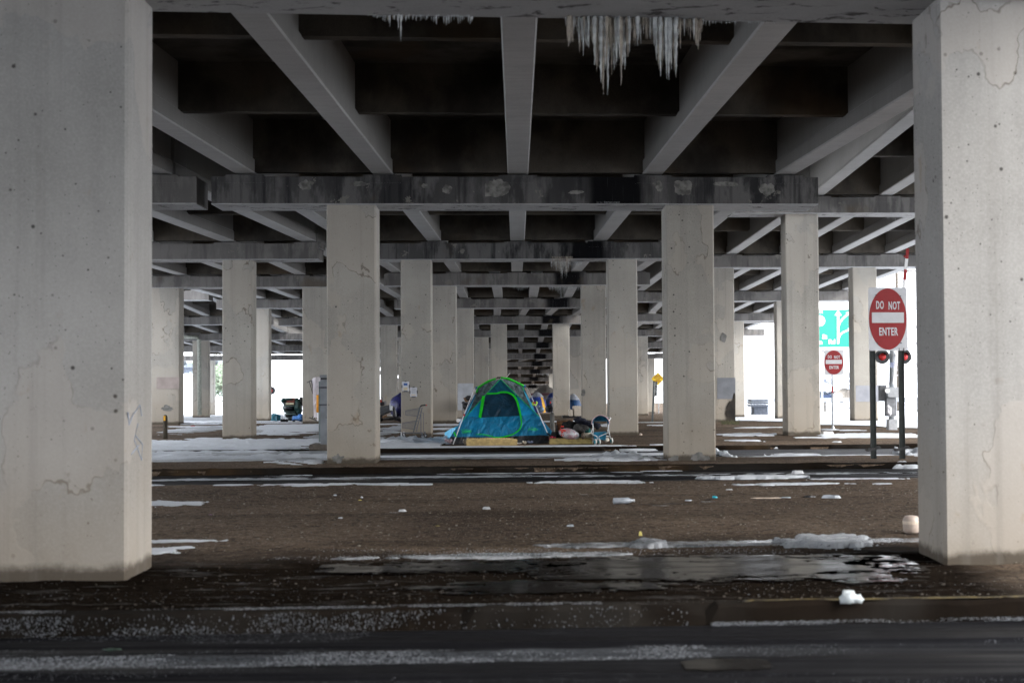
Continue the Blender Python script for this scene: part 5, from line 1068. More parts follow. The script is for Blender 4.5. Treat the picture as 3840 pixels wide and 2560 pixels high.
# grey cabinet behind the middle left pillar
Yc = 31.6; k6 = lambda u, v, y=Yc: at(1140+u*.20408, 1380+v*.20408, y)
x0 = k6(300, 0).x; x1 = x0+.62; zt = k6(0, 125).z; zb = k6(0, 1400).z
CG = plain('cabinet_grey', (.20, .215, .235), .45, metal=.2, var=.2, scale=3); t = thing('utility_cabinet', 'grey metal utility cabinet with taped notices, half hidden behind the middle left pillar', 'cabinet', (x0+.3, Yc, 0))
m = M(); m.box(((x0+x1)/2, Yc+.3, (zt-.06+zb)/2), (x1-x0, .6, zt-.06-zb)); m.build('body', CG, t); m = M(); m.box(((x0+x1)/2, Yc+.3, zt-.03), (x1-x0+.02, .66, .06)); m.build('lid', CG, t); m = M(); m.box(((x0+x1)/2, Yc+.29, zt-.085), (x1-x0-.02, .6, .04)); m.build('vent', BLACK, t)
m = M(); m.bar((x0-.022, Yc+.02, k6(0, 1360).z), (x0-.022, Yc+.02, k6(0, 245).z), .034, .03, up=(0, 1, 0)); m.build('side_door', plain('cabinet_edge', (.14, .18, .18), .4), t)
m = M(); m.box(((x0+x1)/2-.05, Yc+.3, zb/2-.02), (x1-x0+.35, .9, zb+.04)); m.build('plinth', plain('plinth', (.1, .085, .07), .9, var=.3), t)
for v0, v1 in ((340, 375), (660, 690), (420, 450)): m = M(); m.box((x0+.34 if v0 != 420 else x0+.4, Yc-.006, (k6(0, v0).z+k6(0, v1).z)/2), (.75 if v0 != 420 else .45, .006, k6(0, v0).z-k6(0, v1).z)); m.build('tape', TAPE, t)
for v0, v1, mt in ((372, 416, INKB), (390, 415, PAPER), (452, 660, PAPER), (633, 655, INKB)): m = M(); m.box((x0+.36, Yc-.008-(.004 if mt is INKB and v0 > 600 else .0)-(.003 if v0 == 390 else 0), (k6(0, v0).z+k6(0, v1).z)/2), (.34-.02*(v0 == 390), .003, k6(0, v0).z-k6(0, v1).z)); m.build('posted_sheet', mt, t)
curve_mark('scribble', [k6(435, 880, Yc-.01), k6(405, 895, Yc-.01), k6(400, 912, Yc-.01), k6(440, 915, Yc-.01)], .004, BLACK, t)
# stretcher with a white sheet, standing on end behind the cabinet
Ys = 51.6; m = M(); t = thing('folding_cot', 'folding cot stood on end with a white sheet draped over it, behind the grey cabinet', 'cot', (k6(215, 960, Ys).x, Ys, 0))
m.bar(k6(55, 265, Ys), k6(140, 222, Ys), .03, .03); m.bar(k6(98, 248, Ys), k6(160, 460, Ys), .025, .025); m.bar(k6(138, 225, Ys), k6(180, 480, Ys+.1), .03, .03); m.bar(k6(98, 908, Ys), k6(245, 965, Ys), .05, .04); m.bar(k6(160, 460, Ys), k6(180, 480, Ys+.1), .025, .025); m.bar(k6(180, 480, Ys+.1), k6(200, 945, Ys+.03), .025, .025)
for u in (150, 190, 232): m.bar(k6(u, 920, Ys), k6(u+18, 880, Ys+.1), .02, .02)
m.build('frame', plain('cot_frame', (.05, .045, .05), .5), t)
pc = Panel(1140, 1380, .20408, lambda u, v: Ys+.02-.05*math.sin((u-150)/35.)); pc.fill('white_sheet', [(140, 215), (165, 180), (215, 165), (262, 160), (305, 175), (310, 560), (300, 900), (250, 900), (180, 905), (168, 600), (160, 300)], fabric('sheet_cloth', (.62, .58, .62), .8, .9, 4, (1, 1, .25), .2), t, step=22, wr=.05, thick=.05)
pc.fill('white_sheet', [(172, 905), (300, 900), (300, 870), (180, 880)], MAT['snow'], t, step=22)
m = M(); m.tube([k6(255, 815, Ys-.15), k6(255, 490, Ys-.15)], .055, 10); o = m.build('folded_umbrella', plain('orange_cloth', (.62, .26, .01), .6, var=.2), smooth=True); tag(o, 'folded orange umbrella leaning on the white sheeted cot', 'umbrella')
m = M(); m.tube([k6(252, 965, Ys-.2), k6(254, 815, Ys-.2)], .03, 8); sh = m.build('shaft', WHITE, o)
# loaded cart, cooler and blue bag by the left pillars
Yl = 53.5; kl = lambda u, v, y=Yl: at(1000+u*.10204, 1460+v*.10204, y)
t = thing('shopping_cart', 'shopping cart piled high with dark green and red goods by the left pillar', 'shopping cart', (kl(850, 1140).x, Yl, 0)); m = M()
for y in (Yl-.25, Yl+.25):
    for a, b in (((545, 520), (570, 1100)), ((545, 520), (640, 480)), ((600, 640), (690, 1000)), ((600, 1030), (1010, 1030)), ((650, 900), (1060, 900)), ((600, 620), (1000, 600))): m.bar(kl(*a, y), kl(*b, y), .025, .025)
for k in range(9): m.bar(kl(690+k*42, 790), kl(700+k*40, 900), .012, .012)
m.build('frame', plain('green_steel', (.12, .2, .18), .4, var=.3), t)
for u, y in ((560, Yl-.2), (640, Yl-.1), (740, Yl-.2), (1000, Yl)): m = M(); c = kl(u, 1110, y); c.z = .06; m.lathe(c, [(.06, -.02), (.06, .02)], 12, rot=Matrix.Rotation(R(80), 3, 'X')); m.build('wheel', rubber, t)
def soft(name, mat, lab, cat, lst, f, sc, y, group=None, am=.3):
    m = M()
    for k, (u, v, ru, rv, rd, rot) in enumerate(lst): m.blob(f(u, v, y), (ru*sc, rd, rv*sc), 20, 12, am, 2.6, k+len(lab)*3, rot=Matrix.Rotation(R(rot), 3, 'Y'))
    return tag(m.build(name, mat, smooth=True), lab, cat, group)
SL = .10204*Yl/5333
dg = fab('dark_green_plastic', (.012, .05, .045), rough=.35, fold=.9, sc=7, var=.7)
soft('tarpaulin', dg, 'dark green tarpaulin hanging over the side of the loaded cart', 'tarpaulin', [(1150, 600, 140, 300, .25, -12), (640, 400, 110, 90, .3, 0), (850, 360, 200, 60, .3, 0), (1200, 780, 100, 120, .2, 0)], kl, SL, Yl-.1)
soft('bundled_goods', fab('bundled_cloth', (.018, .03, .03), rough=.6, fold=1., sc=6, var=.8), 'mass of dark bundled goods filling the loaded cart', 'bundle', [(930, 650, 330, 300, .3, 0), (980, 920, 300, 180, .3, 0), (800, 480, 220, 150, .25, 0)], kl, SL, Yl+.25, am=.12)
soft('bin_bag', fab('black_plastic_bag', (.006, .007, .009), rough=.25, fold=.9, sc=8, var=.5), 'black bag and bundles stuffed in the loaded cart', 'bag', [(850, 660, 190, 130, .25, 0), (1270, 440, 90, 170, .2, 0), (850, 960, 190, 60, .25, 0), (900, 1100, 120, 50, .2, 0)], kl, SL, Yl)
m = M(); a = kl(690, 440); m.hexa([kl(700, 560, Yl-.3), kl(1010, 560, Yl-.3), kl(1010, 560, Yl), kl(700, 560, Yl), kl(760, 330, Yl-.3), kl(1040, 320, Yl-.3), kl(1040, 320, Yl), kl(760, 330, Yl)]); tag(m.build('suitcase', plain('red_brown_case', (.2, .04, .02), .5, var=.4)), 'red brown case lying on the loaded cart', 'case')
m = M(); a, b = kl(700, 488, Yl-.32), kl(1000, 556, Yl-.32); m.box(((a.x+b.x)/2, Yl-.33, (a.z+b.z)/2), (b.x-a.x, .04, a.z-b.z)); tag(m.build('cream_box', plain('cream_plastic', (.55, .52, .36), .5)), 'cream box wedged under the red brown case', 'box')
soft('blue_bag', fab('bright_blue_plastic', (.08, .24, .60), rough=.5, fold=.8, sc=7), 'bright blue plastic sack on the ground beside the loaded cart', 'sack', [(1180, 1060, 230, 90, .3, 12), (1250, 990, 130, 90, .25, 0), (1040, 1090, 110, 40, .2, -10)], kl, SL, Yl-.5)
t = thing('cooler', 'teal cooler box lying by the left pillar next to the loaded cart', 'cooler', (kl(340, 1150).x, 52.9, 0)); CT = plain('cooler_teal', (.004, .11, .16), .45, var=.15)
m = M(); m.hexa([kl(150, 1150, 52.7), kl(370, 1165, 52.6), kl(505, 1130, 53.0), kl(300, 1120, 53.1), kl(205, 870, 52.7), kl(385, 905, 52.6), kl(522, 935, 53.0), kl(330, 880, 53.1)]); m.build('body', CT, t)
m = M(); m.tube([kl(300, 935, 52.58), kl(215, 935, 52.62), kl(205, 1090, 52.62), kl(250, 1100, 52.58)], .03, 6); m.build('handle', plain('cooler_light', (.02, .2, .28), .4), t)
# grey tub, tarps and clutter left of the notice pillar
Yt = 54; kt = lambda u, v, y=Yt: at(1400+u*.14027, 1440+v*.14027, y); ST = .14027*Yt/5333
t = thing('hand_cart', 'grey tub cart with a tilted deck loaded beside the blue tarpaulin', 'cart', (kt(300, 940).x, Yt, 0))
m = M(); m.hexa([kt(60, 890, Yt), kt(440, 700, Yt), kt(545, 715, Yt+.6), kt(200, 860, Yt+.6), kt(60, 620, Yt), kt(430, 550, Yt), kt(530, 590, Yt+.6), kt(200, 600, Yt+.6)]); m.build('tub', plain('tub_grey', (.06, .065, .075), .4, var=.4), t)
m = M(); m.hexa([kt(435, 695, Yt-.03), kt(540, 712, Yt+.5), kt(545, 715, Yt+.6), kt(440, 700, Yt+.1), kt(428, 550, Yt-.03), kt(520, 590, Yt+.5), kt(530, 590, Yt+.6), kt(432, 552, Yt+.1)]); m.build('end_panel', plain('tub_light', (.4, .42, .44), .4, var=.2), t)
m = M(); m.blob(kt(200, 910, Yt-.1), (.14, .1, .12), 12, 8, .1); m.build('wheel', BLACK, t)
soft('storage_crate', plain('dark_crate', (.015, .01, .018), .5), 'dark crate with a red cloth standing on the grey tub cart', 'crate', [(230, 520, 90, 60, .3, 0)], kt, ST, Yt+.2, am=.1)
soft('red_cloth', plain('red_fabric', (.4, .03, .015), .8, var=.3), 'red cloth hanging over the dark crate', 'cloth', [(190, 450, 40, 60, .2, -30)], kt, ST, Yt+.1)
m = M(); 
for a, b in (((160, 350), (245, 360)), ((300, 460), (338, 462)), ((338, 462), (335, 560)), ((300, 460), (300, 560)), ((245, 360), (240, 460))): m.bar(kt(*a), kt(*b), .03, .03)
tag(m.build('wire_rack', plain('rack_metal', (.12, .12, .14), .4)), 'bare wire rack sticking up behind the grey tub cart', 'rack')
tarp = fab('indigo_tarp', (.012, .014, .12), rough=.4, fold=1., sc=5, dirn=(1, 1, .35), var=.7)
soft('tarpaulin_shelter', tarp, 'shelter of dark blue tarpaulin behind the notice pillar', 'shelter', [(760, 620, 330, 390, 1.2, 0), (620, 640, 180, 210, .9, 0)], kt, ST, Yt+2.2, am=.12)
soft('black_tarp', fab('black_tarp', (.012, .01, .012), rough=.3, fold=1., sc=8, var=.8), 'black plastic sheeting trailing from the grey tub cart to the ground', 'sheeting', [(570, 780, 45, 190, .2, -8), (480, 920, 110, 45, .3, 0), (360, 930, 120, 25, .3, 0), (680, 900, 70, 45, .3, 0)], kt, ST, Yt-.1)
m = M(); m.hexa([kt(250, 915, Yt-.2), kt(365, 870, Yt-.2), kt(365, 870, Yt), kt(250, 915, Yt), kt(245, 850, Yt-.2), kt(365, 810, Yt-.2), kt(365, 810, Yt), kt(245, 850, Yt)]); tag(m.build('carton', card), 'small brown carton under the grey tub cart', 'carton')
m = M(); a, b = kt(365, 815, Yt+.2), kt(505, 850, Yt+.2); m.box(((a.x+b.x)/2, Yt+.2, (a.z+b.z)/2), (b.x-a.x, .1, a.z-b.z)); tag(m.build('white_board', WHITE), 'white board behind the brown carton', 'board')
# cart with a black bag behind the tent, left
Yb = 52; kb = lambda u, v, y=Yb: at(1640+u*.19558, 1400+v*.19558, y); SB = .19558*Yb/5333
t = thing('shopping_cart', 'shopping cart with a black bag behind the left edge of the blue tent', 'shopping cart', (kb(560, 890).x, Yb, 0)); m = M()
for a, b in (((485, 560), (490, 830)), ((490, 830), (470, 870)), ((480, 560), (660, 540)), ((495, 700), (600, 710)), ((400, 865), (520, 860)), ((640, 560), (640, 860))):
    for y in (Yb-.2, Yb+.25): m.bar(kb(*a, y), kb(*b, y), .025, .025)
m.bar(kb(490, 830, Yb-.2), kb(490, 830, Yb+.25), .025, .025); m.bar(kb(640, 700, Yb-.2), kb(640, 700, Yb+.25), .025, .025); m.bar(kb(480, 700, Yb-.2), kb(640, 705, Yb-.2), .02, .02); m.bar(kb(450, 862, Yb-.2), kb(450, 862, Yb+.25), .025, .025)
m.build('frame', steel, t)
for u, y in ((400, Yb-.2), (445, Yb+.25), (640, Yb)): m = M(); c = kb(u, 880, y); c.z = .07; m.lathe(c, [(.07, -.02), (.07, .02)], 12, rot=Matrix.Rotation(R(85), 3, 'X')); m.build('wheel', WHITE if u < 500 else rubber, t)
soft('bin_bag', BLACK, 'black plastic bag filling the cart behind the blue tent', 'bag', [(570, 630, 85, 90, .3, 0), (600, 470, 60, 55, .2, 20), (500, 560, 35, 30, .2, 0)], kb, SB, Yb, am=.2)
m = M(); m.tube([kb(520, 460), kb(570, 545)], .05, 8); tag(m.build('cardboard_tube', card), 'cardboard tube poking out of the black bag', 'tube')
# tents far behind
Yf = 88; kf = lambda u, v, y=Yf: at(1930+u*.1148, 1400+v*.1148, y)
def fartent(label, cu, cv, wu, hv, y, depth, cols, fn, group='tents pitched far behind', nseg=6):
    c = fn(cu, cv, y); s_ = abs(fn(1, 0, y).x-fn(0, 0, y).x); rx, rz = wu*s_, hv*s_; t = thing('dome_tent', label, 'tent', (c.x, y, c.z), group=group); n = 30
    for k, (a0, a1, mt, z0, z1) in enumerate(cols):
        m = M(); A = np.linspace(R(a0), R(a1), 12); H = np.linspace(z0, z1, 10); vs = []
        for h in H:
            rr_ = (1-h**2.0)**.62
            for a_ in A: vs.append((c.x+math.cos(a_)*rx*rr_, y+math.sin(a_)*depth*rr_, c.z+rz*h))
        m.add(vs, [(j*12+i, j*12+i+1, (j+1)*12+i+1, (j+1)*12+i) for j in range(9) for i in range(11)]); m.build('panel', mt, t, smooth=True)
    return t
blu = fab('royal_blue', (.008, .035, .22), fold=.3); wht = fab('pale_tent', (.33, .35, .40), fold=.4); yel = fab('tent_yellow', (.62, .32, .01), fold=.3); tan = fab('tan_tarp', (.16, .145, .13), fold=.5, var=.15); mar = fab('maroon', (.09, .03, .045)); pet = fab('petrol_blue', (.004, .04, .12), fold=.4)
fartent('large tan tarpaulin tent, tallest of those far behind the blue tent', 1010, 1240, 620, 850, 100, 3.0, [(180, 360, tan, 0, .999), (0, 180, tan, 0, .999)], kf)
fartent('far blue dome tent with pale roof and a yellow side', 740, 1260, 340, 660, 89, 1.6, [(180, 299, blu, 0, .78), (299, 322, yel, 0, .74), (322, 360, blu, 0, .74), (180, 360, wht, .74, .999), (0, 180, blu, 0, .999)], kf)
fartent('far royal blue and white dome tent, half hidden by a pillar', 1230, 1260, 290, 640, 90, 1.5, [(180, 360, wht, 0, .80), (180, 360, blu, .76, .999), (0, 180, blu, 0, .999)], kf)
fartent('far petrol blue tent with a grey fly behind the cream armchair', 1920, 1260, 280, 600, 84, 1.6, [(180, 360, pet, 0, .72), (180, 360, wht, .68, .999), (0, 180, wht, 0, .999)], kf)
m = M(); a, b = kf(860, 635, 98), kf(1060, 700, 98); m.box(((a.x+b.x)/2-.3, 97, (a.z+b.z)/2), (b.x-a.x+.9, .3, a.z-b.z)); tag(m.build('maroon_banner', mar), 'maroon strip of cloth between the far tents', 'cloth')
soft('belongings', fab('mixed_dark_cloth', (.02, .02, .035), fold=1., sc=3, var=1.), 'dark heap of belongings in front of the far tents', 'belongings', [(1110, 1150, 110, 110, .6, 0), (1190, 1120, 60, 130, .5, 0)], kf, .1148*86/5333, 86)
soft('red_bundle', plain('red_bundle_cloth', (.45, .03, .02), .8), 'small red bundle on top of the dark heap by the far tents', 'bundle', [(1165, 945, 30, 40, .2, 0)], kf, .1148*86/5333, 86)
soft('tarpaulin', fab('pale_blue_sheet', (.14, .22, .32), rough=.3, fold=1., sc=6, var=.6), 'crumpled pale blue plastic sheet beside the far dome tent', 'tarpaulin', [(860, 1170, 110, 90, .5, 35), (780, 1100, 60, 70, .4, 0)], kf, .1148*82/5333, 82)
# cream armchair
Yz = 74; t = thing('armchair', 'cream armchair standing on the dirt between two central pillars', 'armchair', (kf(1980, 1390, Yz).x, Yz, ground_z(Yz))); CR = plain('cream_vinyl', (.45, .40, .34), .6, var=.1)
def cb(name, u0, v0, u1, v1, y0, y1): a, b = kf(u0, v0, Yz), kf(u1, v1, Yz); m = M(); w_, h = b.x-a.x, a.z-b.z; plate(name, roundrect(w_, h, .06), y1-y0, CR, t, ((a.x+b.x)/2, y1, (a.z+b.z)/2))
cb('backrest', 1900, 1062, 2200, 1385, Yz+.3, Yz+.6); cb('arm', 1760, 1175, 1900, 1385, Yz-.3, Yz+.5); cb('seat', 1940, 1120, 2190, 1380, Yz-.25, Yz+.29); m = M(); a = kf(1960, 1400, Yz); m.box((a.x, Yz+.1, a.z-.02), (1.3, .5, .12)); m.build('base', BLACK, t)
# left: round signals, gantry
for px, py, lab in ((565, 1466, 'round black signal with a red lens at the far left against the daylight'), (1017, 1464, 'round dark signal half hidden behind a left pillar')):
    y = 70; c = at(px, py, y); t = thing('round_signal', lab, 'signal', (c.x, y, ground_z(y))); m = M(); m.lathe(c, [(.2, -.04), (.2, .03)], 20, rot=Matrix.Rotation(R(90), 3, 'X')); m.build('backplate', BLACK, t)
    m = M(); m.lathe(c+Vector((0, -.05, 0)), [(.08, -.02), (.07, .03)], 16, rot=Matrix.Rotation(R(90), 3, 'X')); m.build('lens', LENS, t); m = M(); m.tube([(c.x-.25, y+.1, ground_z(y)), (c.x-.25, y+.1, c.z+1)], .05, 8); m.build('pole', GALV, t)
y = 130; t = thing('signal_gantry', 'pale lattice gantry with round signals in the bright gap at the left', 'gantry', (at(800, 1365, y).x, y, ground_z(y))); m = M(); fa = lambda u, v: at(560+u*.20408, 1280+v*.20408, y); GP = plain('pale_steel', (.3, .33, .38), .5)
for v in (300, 335, 375): m.bar(fa(1060, v), fa(1500, v), .1, .1)
for k in range(8): m.bar(fa(1060+k*50, 375), fa(1110+k*50, 300), .07, .07); m.bar(fa(1110+k*50, 300), fa(1110+k*50, 375), .08, .08)
m.build('truss', GP, t)
for u, v in ((1210, 380), (1095, 385), (640, 390)): m = M(); m.lathe(fa(u, v)-Vector((0, .2, 0)), [(.2*1.2, -.3), (.22*1.2, 0), (.1, .1)], 16, rot=Matrix.Rotation(R(90), 3, 'X')); m.build('signal_head', plain('signal_dark', (.04, .05, .06), .5), t)
m = M(); m.tube([fa(1500, 300), (fa(1500, 0).x, y, ground_z(y))], .15, 8); m.build('pole', GP, t)
# drain pipe on the far left pillar
m = M(); a = lambda u, v: at(560+u*.20408, 1280+v*.20408, 91.6); b0 = at(688, 1263, 91.6); m.tube([b0, at(738, 1263, 91.6), at(747, 1275, 91.6), at(748.5, 1556, 91.6)], .13, 10); m.build('drain_pipe', plain('pipe_green_grey', (.26, .27, .23), .6), fl, smooth=True)
# far ramp at the right with its cap and girders
y = 150; t = thing('ramp_bridge', 'pale far ramp bridge sloping down behind the smaller stop sign', 'bridge', (36, y, ground_z(y))); fr = lambda u, v, yy=y: at(3060+u*.20408, 1300+v*.20408, yy); PG = plain('pale_ramp', (.16, .18, .22), .8); PG2 = plain('pale_ramp_face', (.5, .52, .56), .8)
m = M(); m.hexa([fr(60, 590), fr(580, 565), fr(580, 565, y+2), fr(60, 590, y+2), fr(60, 500), fr(580, 490), fr(580, 490, y+2), fr(60, 500, y+2)]); m.build('bent_cap', PG2, t)
m = M(); m.hexa([fr(140, 655, y+3), fr(900, 830, y-20), fr(1300, 780, y-10), fr(620, 560, y+30), fr(140, 590, y+3), fr(900, 740, y-20), fr(1300, 690, y-10), fr(620, 470, y+30)]); m.build('deck', PG, t)
for u in (230, 480): m = M(); m.bar(fr(u, 590, y-1), fr(u+560, 590+190, y-22), .5, .5); m.build('girder', PG2, t)
m = M(); m.hexa([fr(95, 980), fr(135, 980), fr(135, 980, y+1), fr(95, 980, y+1), fr(95, 590), fr(135, 590), fr(135, 590, y+1), fr(95, 590, y+1)]); m.build('pillar', PG2, t)
# beige canopy and parked cars under the ramp
y = 140; t = thing('canopy_tent', 'beige pitched canopy tent in the bright lot behind the stop signs', 'canopy', (fr(640, 1000, y).x, y, ground_z(y))); BE = fab('beige_canvas', (.38, .33, .27), fold=.3)
m = M(); a, b, c, d = fr(500, 850, y), fr(640, 765, y), fr(780, 840, y), fr(500, 1000, y); m.add([a, b, c, b+Vector((0, 4, 0)), a+Vector((0, 4, 0)), c+Vector((0, 4, 0))], [(0, 1, 2), (0, 1, 3, 4), (1, 2, 5, 3), (3, 4, 5)]); m.build('roof', BE, t)
m = M(); e = fr(780, 1000, y); m.hexa([d, e, e+Vector((0, 4, 0)), d+Vector((0, 4, 0)), a, c, c+Vector((0, 4, 0)), a+Vector((0, 4, 0))]); m.build('walls', BE, t)
def car(label, px, y, colr, seed):
    x = at(px, 1450, y).x; g = ground_z(y)+.03; t = thing('parked_car', label, 'car', (x, y, g), group='cars parked in the far lot'); L = 4.4
    prof = [(-2.2, .35), (-2.2, .75), (-1.9, .95), (-1.2, 1.02), (-.7, 1.42), (.7, 1.45), (1.35, 1.02), (2.0, .92), (2.2, .7), (2.2, .35)]
    m = M(); n = len(prof); vs = [(x+px_, y-.85, g+pz_) for px_, pz_ in prof]+[(x+px_, y+.85, g+pz_) for px_, pz_ in prof]; m.add(vs, [tuple(range(n)), tuple(range(2*n-1, n-1, -1))]+[(k, (k+1) % n, n+(k+1) % n, n+k) for k in range(n)]); m.build('body', plain('car_paint_%d' % seed, colr, .3), t)
    m = M(); m.hexa([(x-1.0, y-.87, g+1.0), (x+1.2, y-.87, g+1.0), (x+1.2, y+.87, g+1.0), (x-1.0, y+.87, g+1.0), (x-.65, y-.87, g+1.36), (x+.65, y-.87, g+1.38), (x+.65, y+.87, g+1.38), (x-.65, y+.87, g+1.36)]); m.build('window', plain('car_glass', (.02, .03, .04), .1), t)
    for dx in (-1.4, 1.4): m = M(); m.lathe((x+dx, y-.8, g+.32), [(.32, -.1), (.32, .1)], 16, rot=Matrix.Rotation(R(90), 3, 'X')); m.build('wheel', BLACK, t)
car('dark blue car far away, leftmost of the cars behind the smaller stop sign', 3070, 185, (.03, .05, .1), 1); car('white car far away, second from the left behind the smaller stop sign', 3122, 190, (.5, .5, .5), 2); car('red car far away, rightmost in the lot behind the smaller stop sign', 3192, 180, (.25, .04, .03), 3)
# trees
LEAF = plain('pale_leaves', (.24, .30, .22), .8, var=.3, scale=1.5); BARK = plain('bark', (.09, .075, .06), .9, var=.4); FROST = plain('frosted_twigs', (.32, .31, .32), .9, var=.3, scale=3)
def tree(name, label, x, y, h, cr, leafy, seed, cat='tree', group=None, leafn=6000):
    g = ground_z(y); rr = random.Random(seed); t = thing(name, label, cat, (x, y, g), group=group); m = M(); tips = []
    m.tube([(x, y, g-.2), (x+.1, y, g+h*.3), (x, y+.1, g+h*.55)], [.2*h/8, .15*h/8, .1*h/8], 8)
    def br(p, d, L, r, k):
        e = p+d*L; m.tube([p, p.lerp(e, .5)+Vector((rr.uniform(-.1, .1), rr.uniform(-.1, .1), 0))*L*.5, e], [r, r*.8, r*.55], 5); tips.append(e)
        if k > 0:
            for i in range(3): br(e, (d+Vector((rr.gauss(0, .55), rr.gauss(0, .55), rr.gauss(.1, .35)))).normalized(), L*.68, r*.55, k-1)
    for i in range(7): br(Vector((x, y, g+h*(.2+.05*i))), Vector((rr.gauss(0, .8), rr.gauss(0, .8), .7)).normalized(), h*.25, .07*h/8, 3)
    m.build('trunk', BARK if leafy else FROST, t)
    if leafy:
        m = M()
        for i in range(leafn):
            p = rr.choice(tips)+Vector((rr.gauss(0, cr*.16), rr.gauss(0, cr*.16), rr.gauss(0, cr*.16))); s_ = .06+.10*rr.random(); a = Vector((rr.gauss(0, 1), rr.gauss(0, 1), rr.gauss(0, 1))).normalized(); b = a.orthogonal().normalized(); m.add([p+a*s_, p+b*s_*.7, p-a*s_, p-b*s_*.7], [(0, 1, 2, 3)])
        m.build('crown', LEAF, t)
    return t
y = 135; tree('leafy_tree', 'pale green bushy tree washed out in the bright left gap', at(845, 1500, y).x, y, 5.0, 3.0, True, 3)
tree('frosted_tree', 'bare frost covered tree at the right edge of the bright gap', at(3490, 1400, 75).x, 75, 10, 4, False, 5); tree('frosted_tree', 'thin bare tree behind the gate signal pole', at(3345, 1400, 110).x, 110, 6, 2, False, 9)
# power poles and wires behind the gate
y = 120; x = at(3363, 1100, y).x; t = thing('power_pole', 'tall power pole with wires high in the right gap', 'power pole', (x, y, ground_z(y))); m = M(); m.tube([(x, y, ground_z(y)), (x, y, 12.5)], .13, 8); m.build('pole', BARK, t); m = M(); m.bar((x-1.3, y, 11.4), (x+1.6, y, 11.4), .1, .1); m.bar((x-1.3, y, 10.4), (x+1.6, y, 10.4), .1, .1); m.build('crossarm', BARK, t)
for zz, dx in ((11.5, -1.2), (11.5, 1.4), (10.5, 0)): m = M(); m.tube([(x+dx-14, y, zz-.3), (x+dx, y, zz), (x+dx+14, y, zz-.3)], .025, 4); m.build('wire', BLACK, t)
# far pale building edge at the left
m = M(); a, b = at(690, 1378, 160), at(722, 1400, 160); m.box(((a.x+b.x)/2-1, 162, (a.z+b.z)/2), (b.x-a.x+3, 3, a.z-b.z)); m.box(((a.x+b.x)/2-1, 161.5, a.z+.25), (b.x-a.x+3.6, 4.2, .5)); tag(m.build('distant_bridge', PG), 'distant grey bridge deck glimpsed between the far left pillars', 'bridge')
# ---------------------------------------------------------------- litter
def gl(px, py): return gp(px, py, .0)
LIT = dict(white=plain('litter_white', (.45, .46, .48), .5, var=.1), clear=plain('litter_clear', (.35, .38, .42), .2, var=.3), black=BLACK, pink=plain('litter_cream', (.55, .44, .36), .6), cyan=plain('litter_cyan', (.01, .4, .5), .4), yellow=plain('litter_yellow', (.6, .5, .12), .5), purple=plain('litter_purple', (.3, .1, .4), .5), red=plain('litter_red', (.35, .03, .05), .5))
def flatbit(name, label, cat, px, py, w_, d, h, c, rot=0, n=9, am=.5):
    x, y = gl(px, py); m = M(); pts = []; sd = int(px+py); w_ *= .8; d *= .7; h *= .7
    for k in range(n): a = 2*math.pi*k/n; r = 1+am*(_h(np.array([k]), np.array([sd]), 3)[0]-.5); pts.append((math.cos(a)*r*w_/2, math.sin(a)*r*d/2))
    ca, sa = math.cos(rot), math.sin(rot); P_ = [(x+a*ca-b*sa, y+a*sa+b*ca) for a, b in pts]; vs = [(a, b, .008) for a, b in P_]+[(x+(a-x)*.8, y+(b-y)*.8, h*(.6+.5*_h(np.array([k]), np.array([sd+5]), 1)[0])) for k, (a, b) in enumerate(P_)]+[(x, y, h)]
    m.add(vs, [tuple(range(n-1, -1, -1))]+[(k, (k+1) % n, n+(k+1) % n, n+k) for k in range(n)]+[(n+k, n+(k+1) % n, 2*n) for k in range(n)]); return tag(m.build(name, LIT[c]), label, cat)
def bottle(label, px, py, L, r, rot, c):
    x, y = gl(px, py); t = thing('plastic_bottle', label, 'bottle', (x, y, 0)); m = M(); d = Vector((math.cos(rot), math.sin(rot), 0)); o = Vector((x, y, r+.006)); m.tube([o-d*L/2, o-d*L*.48, o+d*L*.2, o+d*L*.36, o+d*L*.44], [r*.8, r, r, r*.45, r*.4], 12); m.build('body', LIT[c], t, smooth=True); m = M(); m.tube([o+d*L*.44, o+d*L*.5], r*.45, 8); m.build('cap', WHITE, t)
bottle('crushed clear plastic bottle lying on the brown dirt right of centre', 2340, 1890, .28, .04, .2, 'clear')
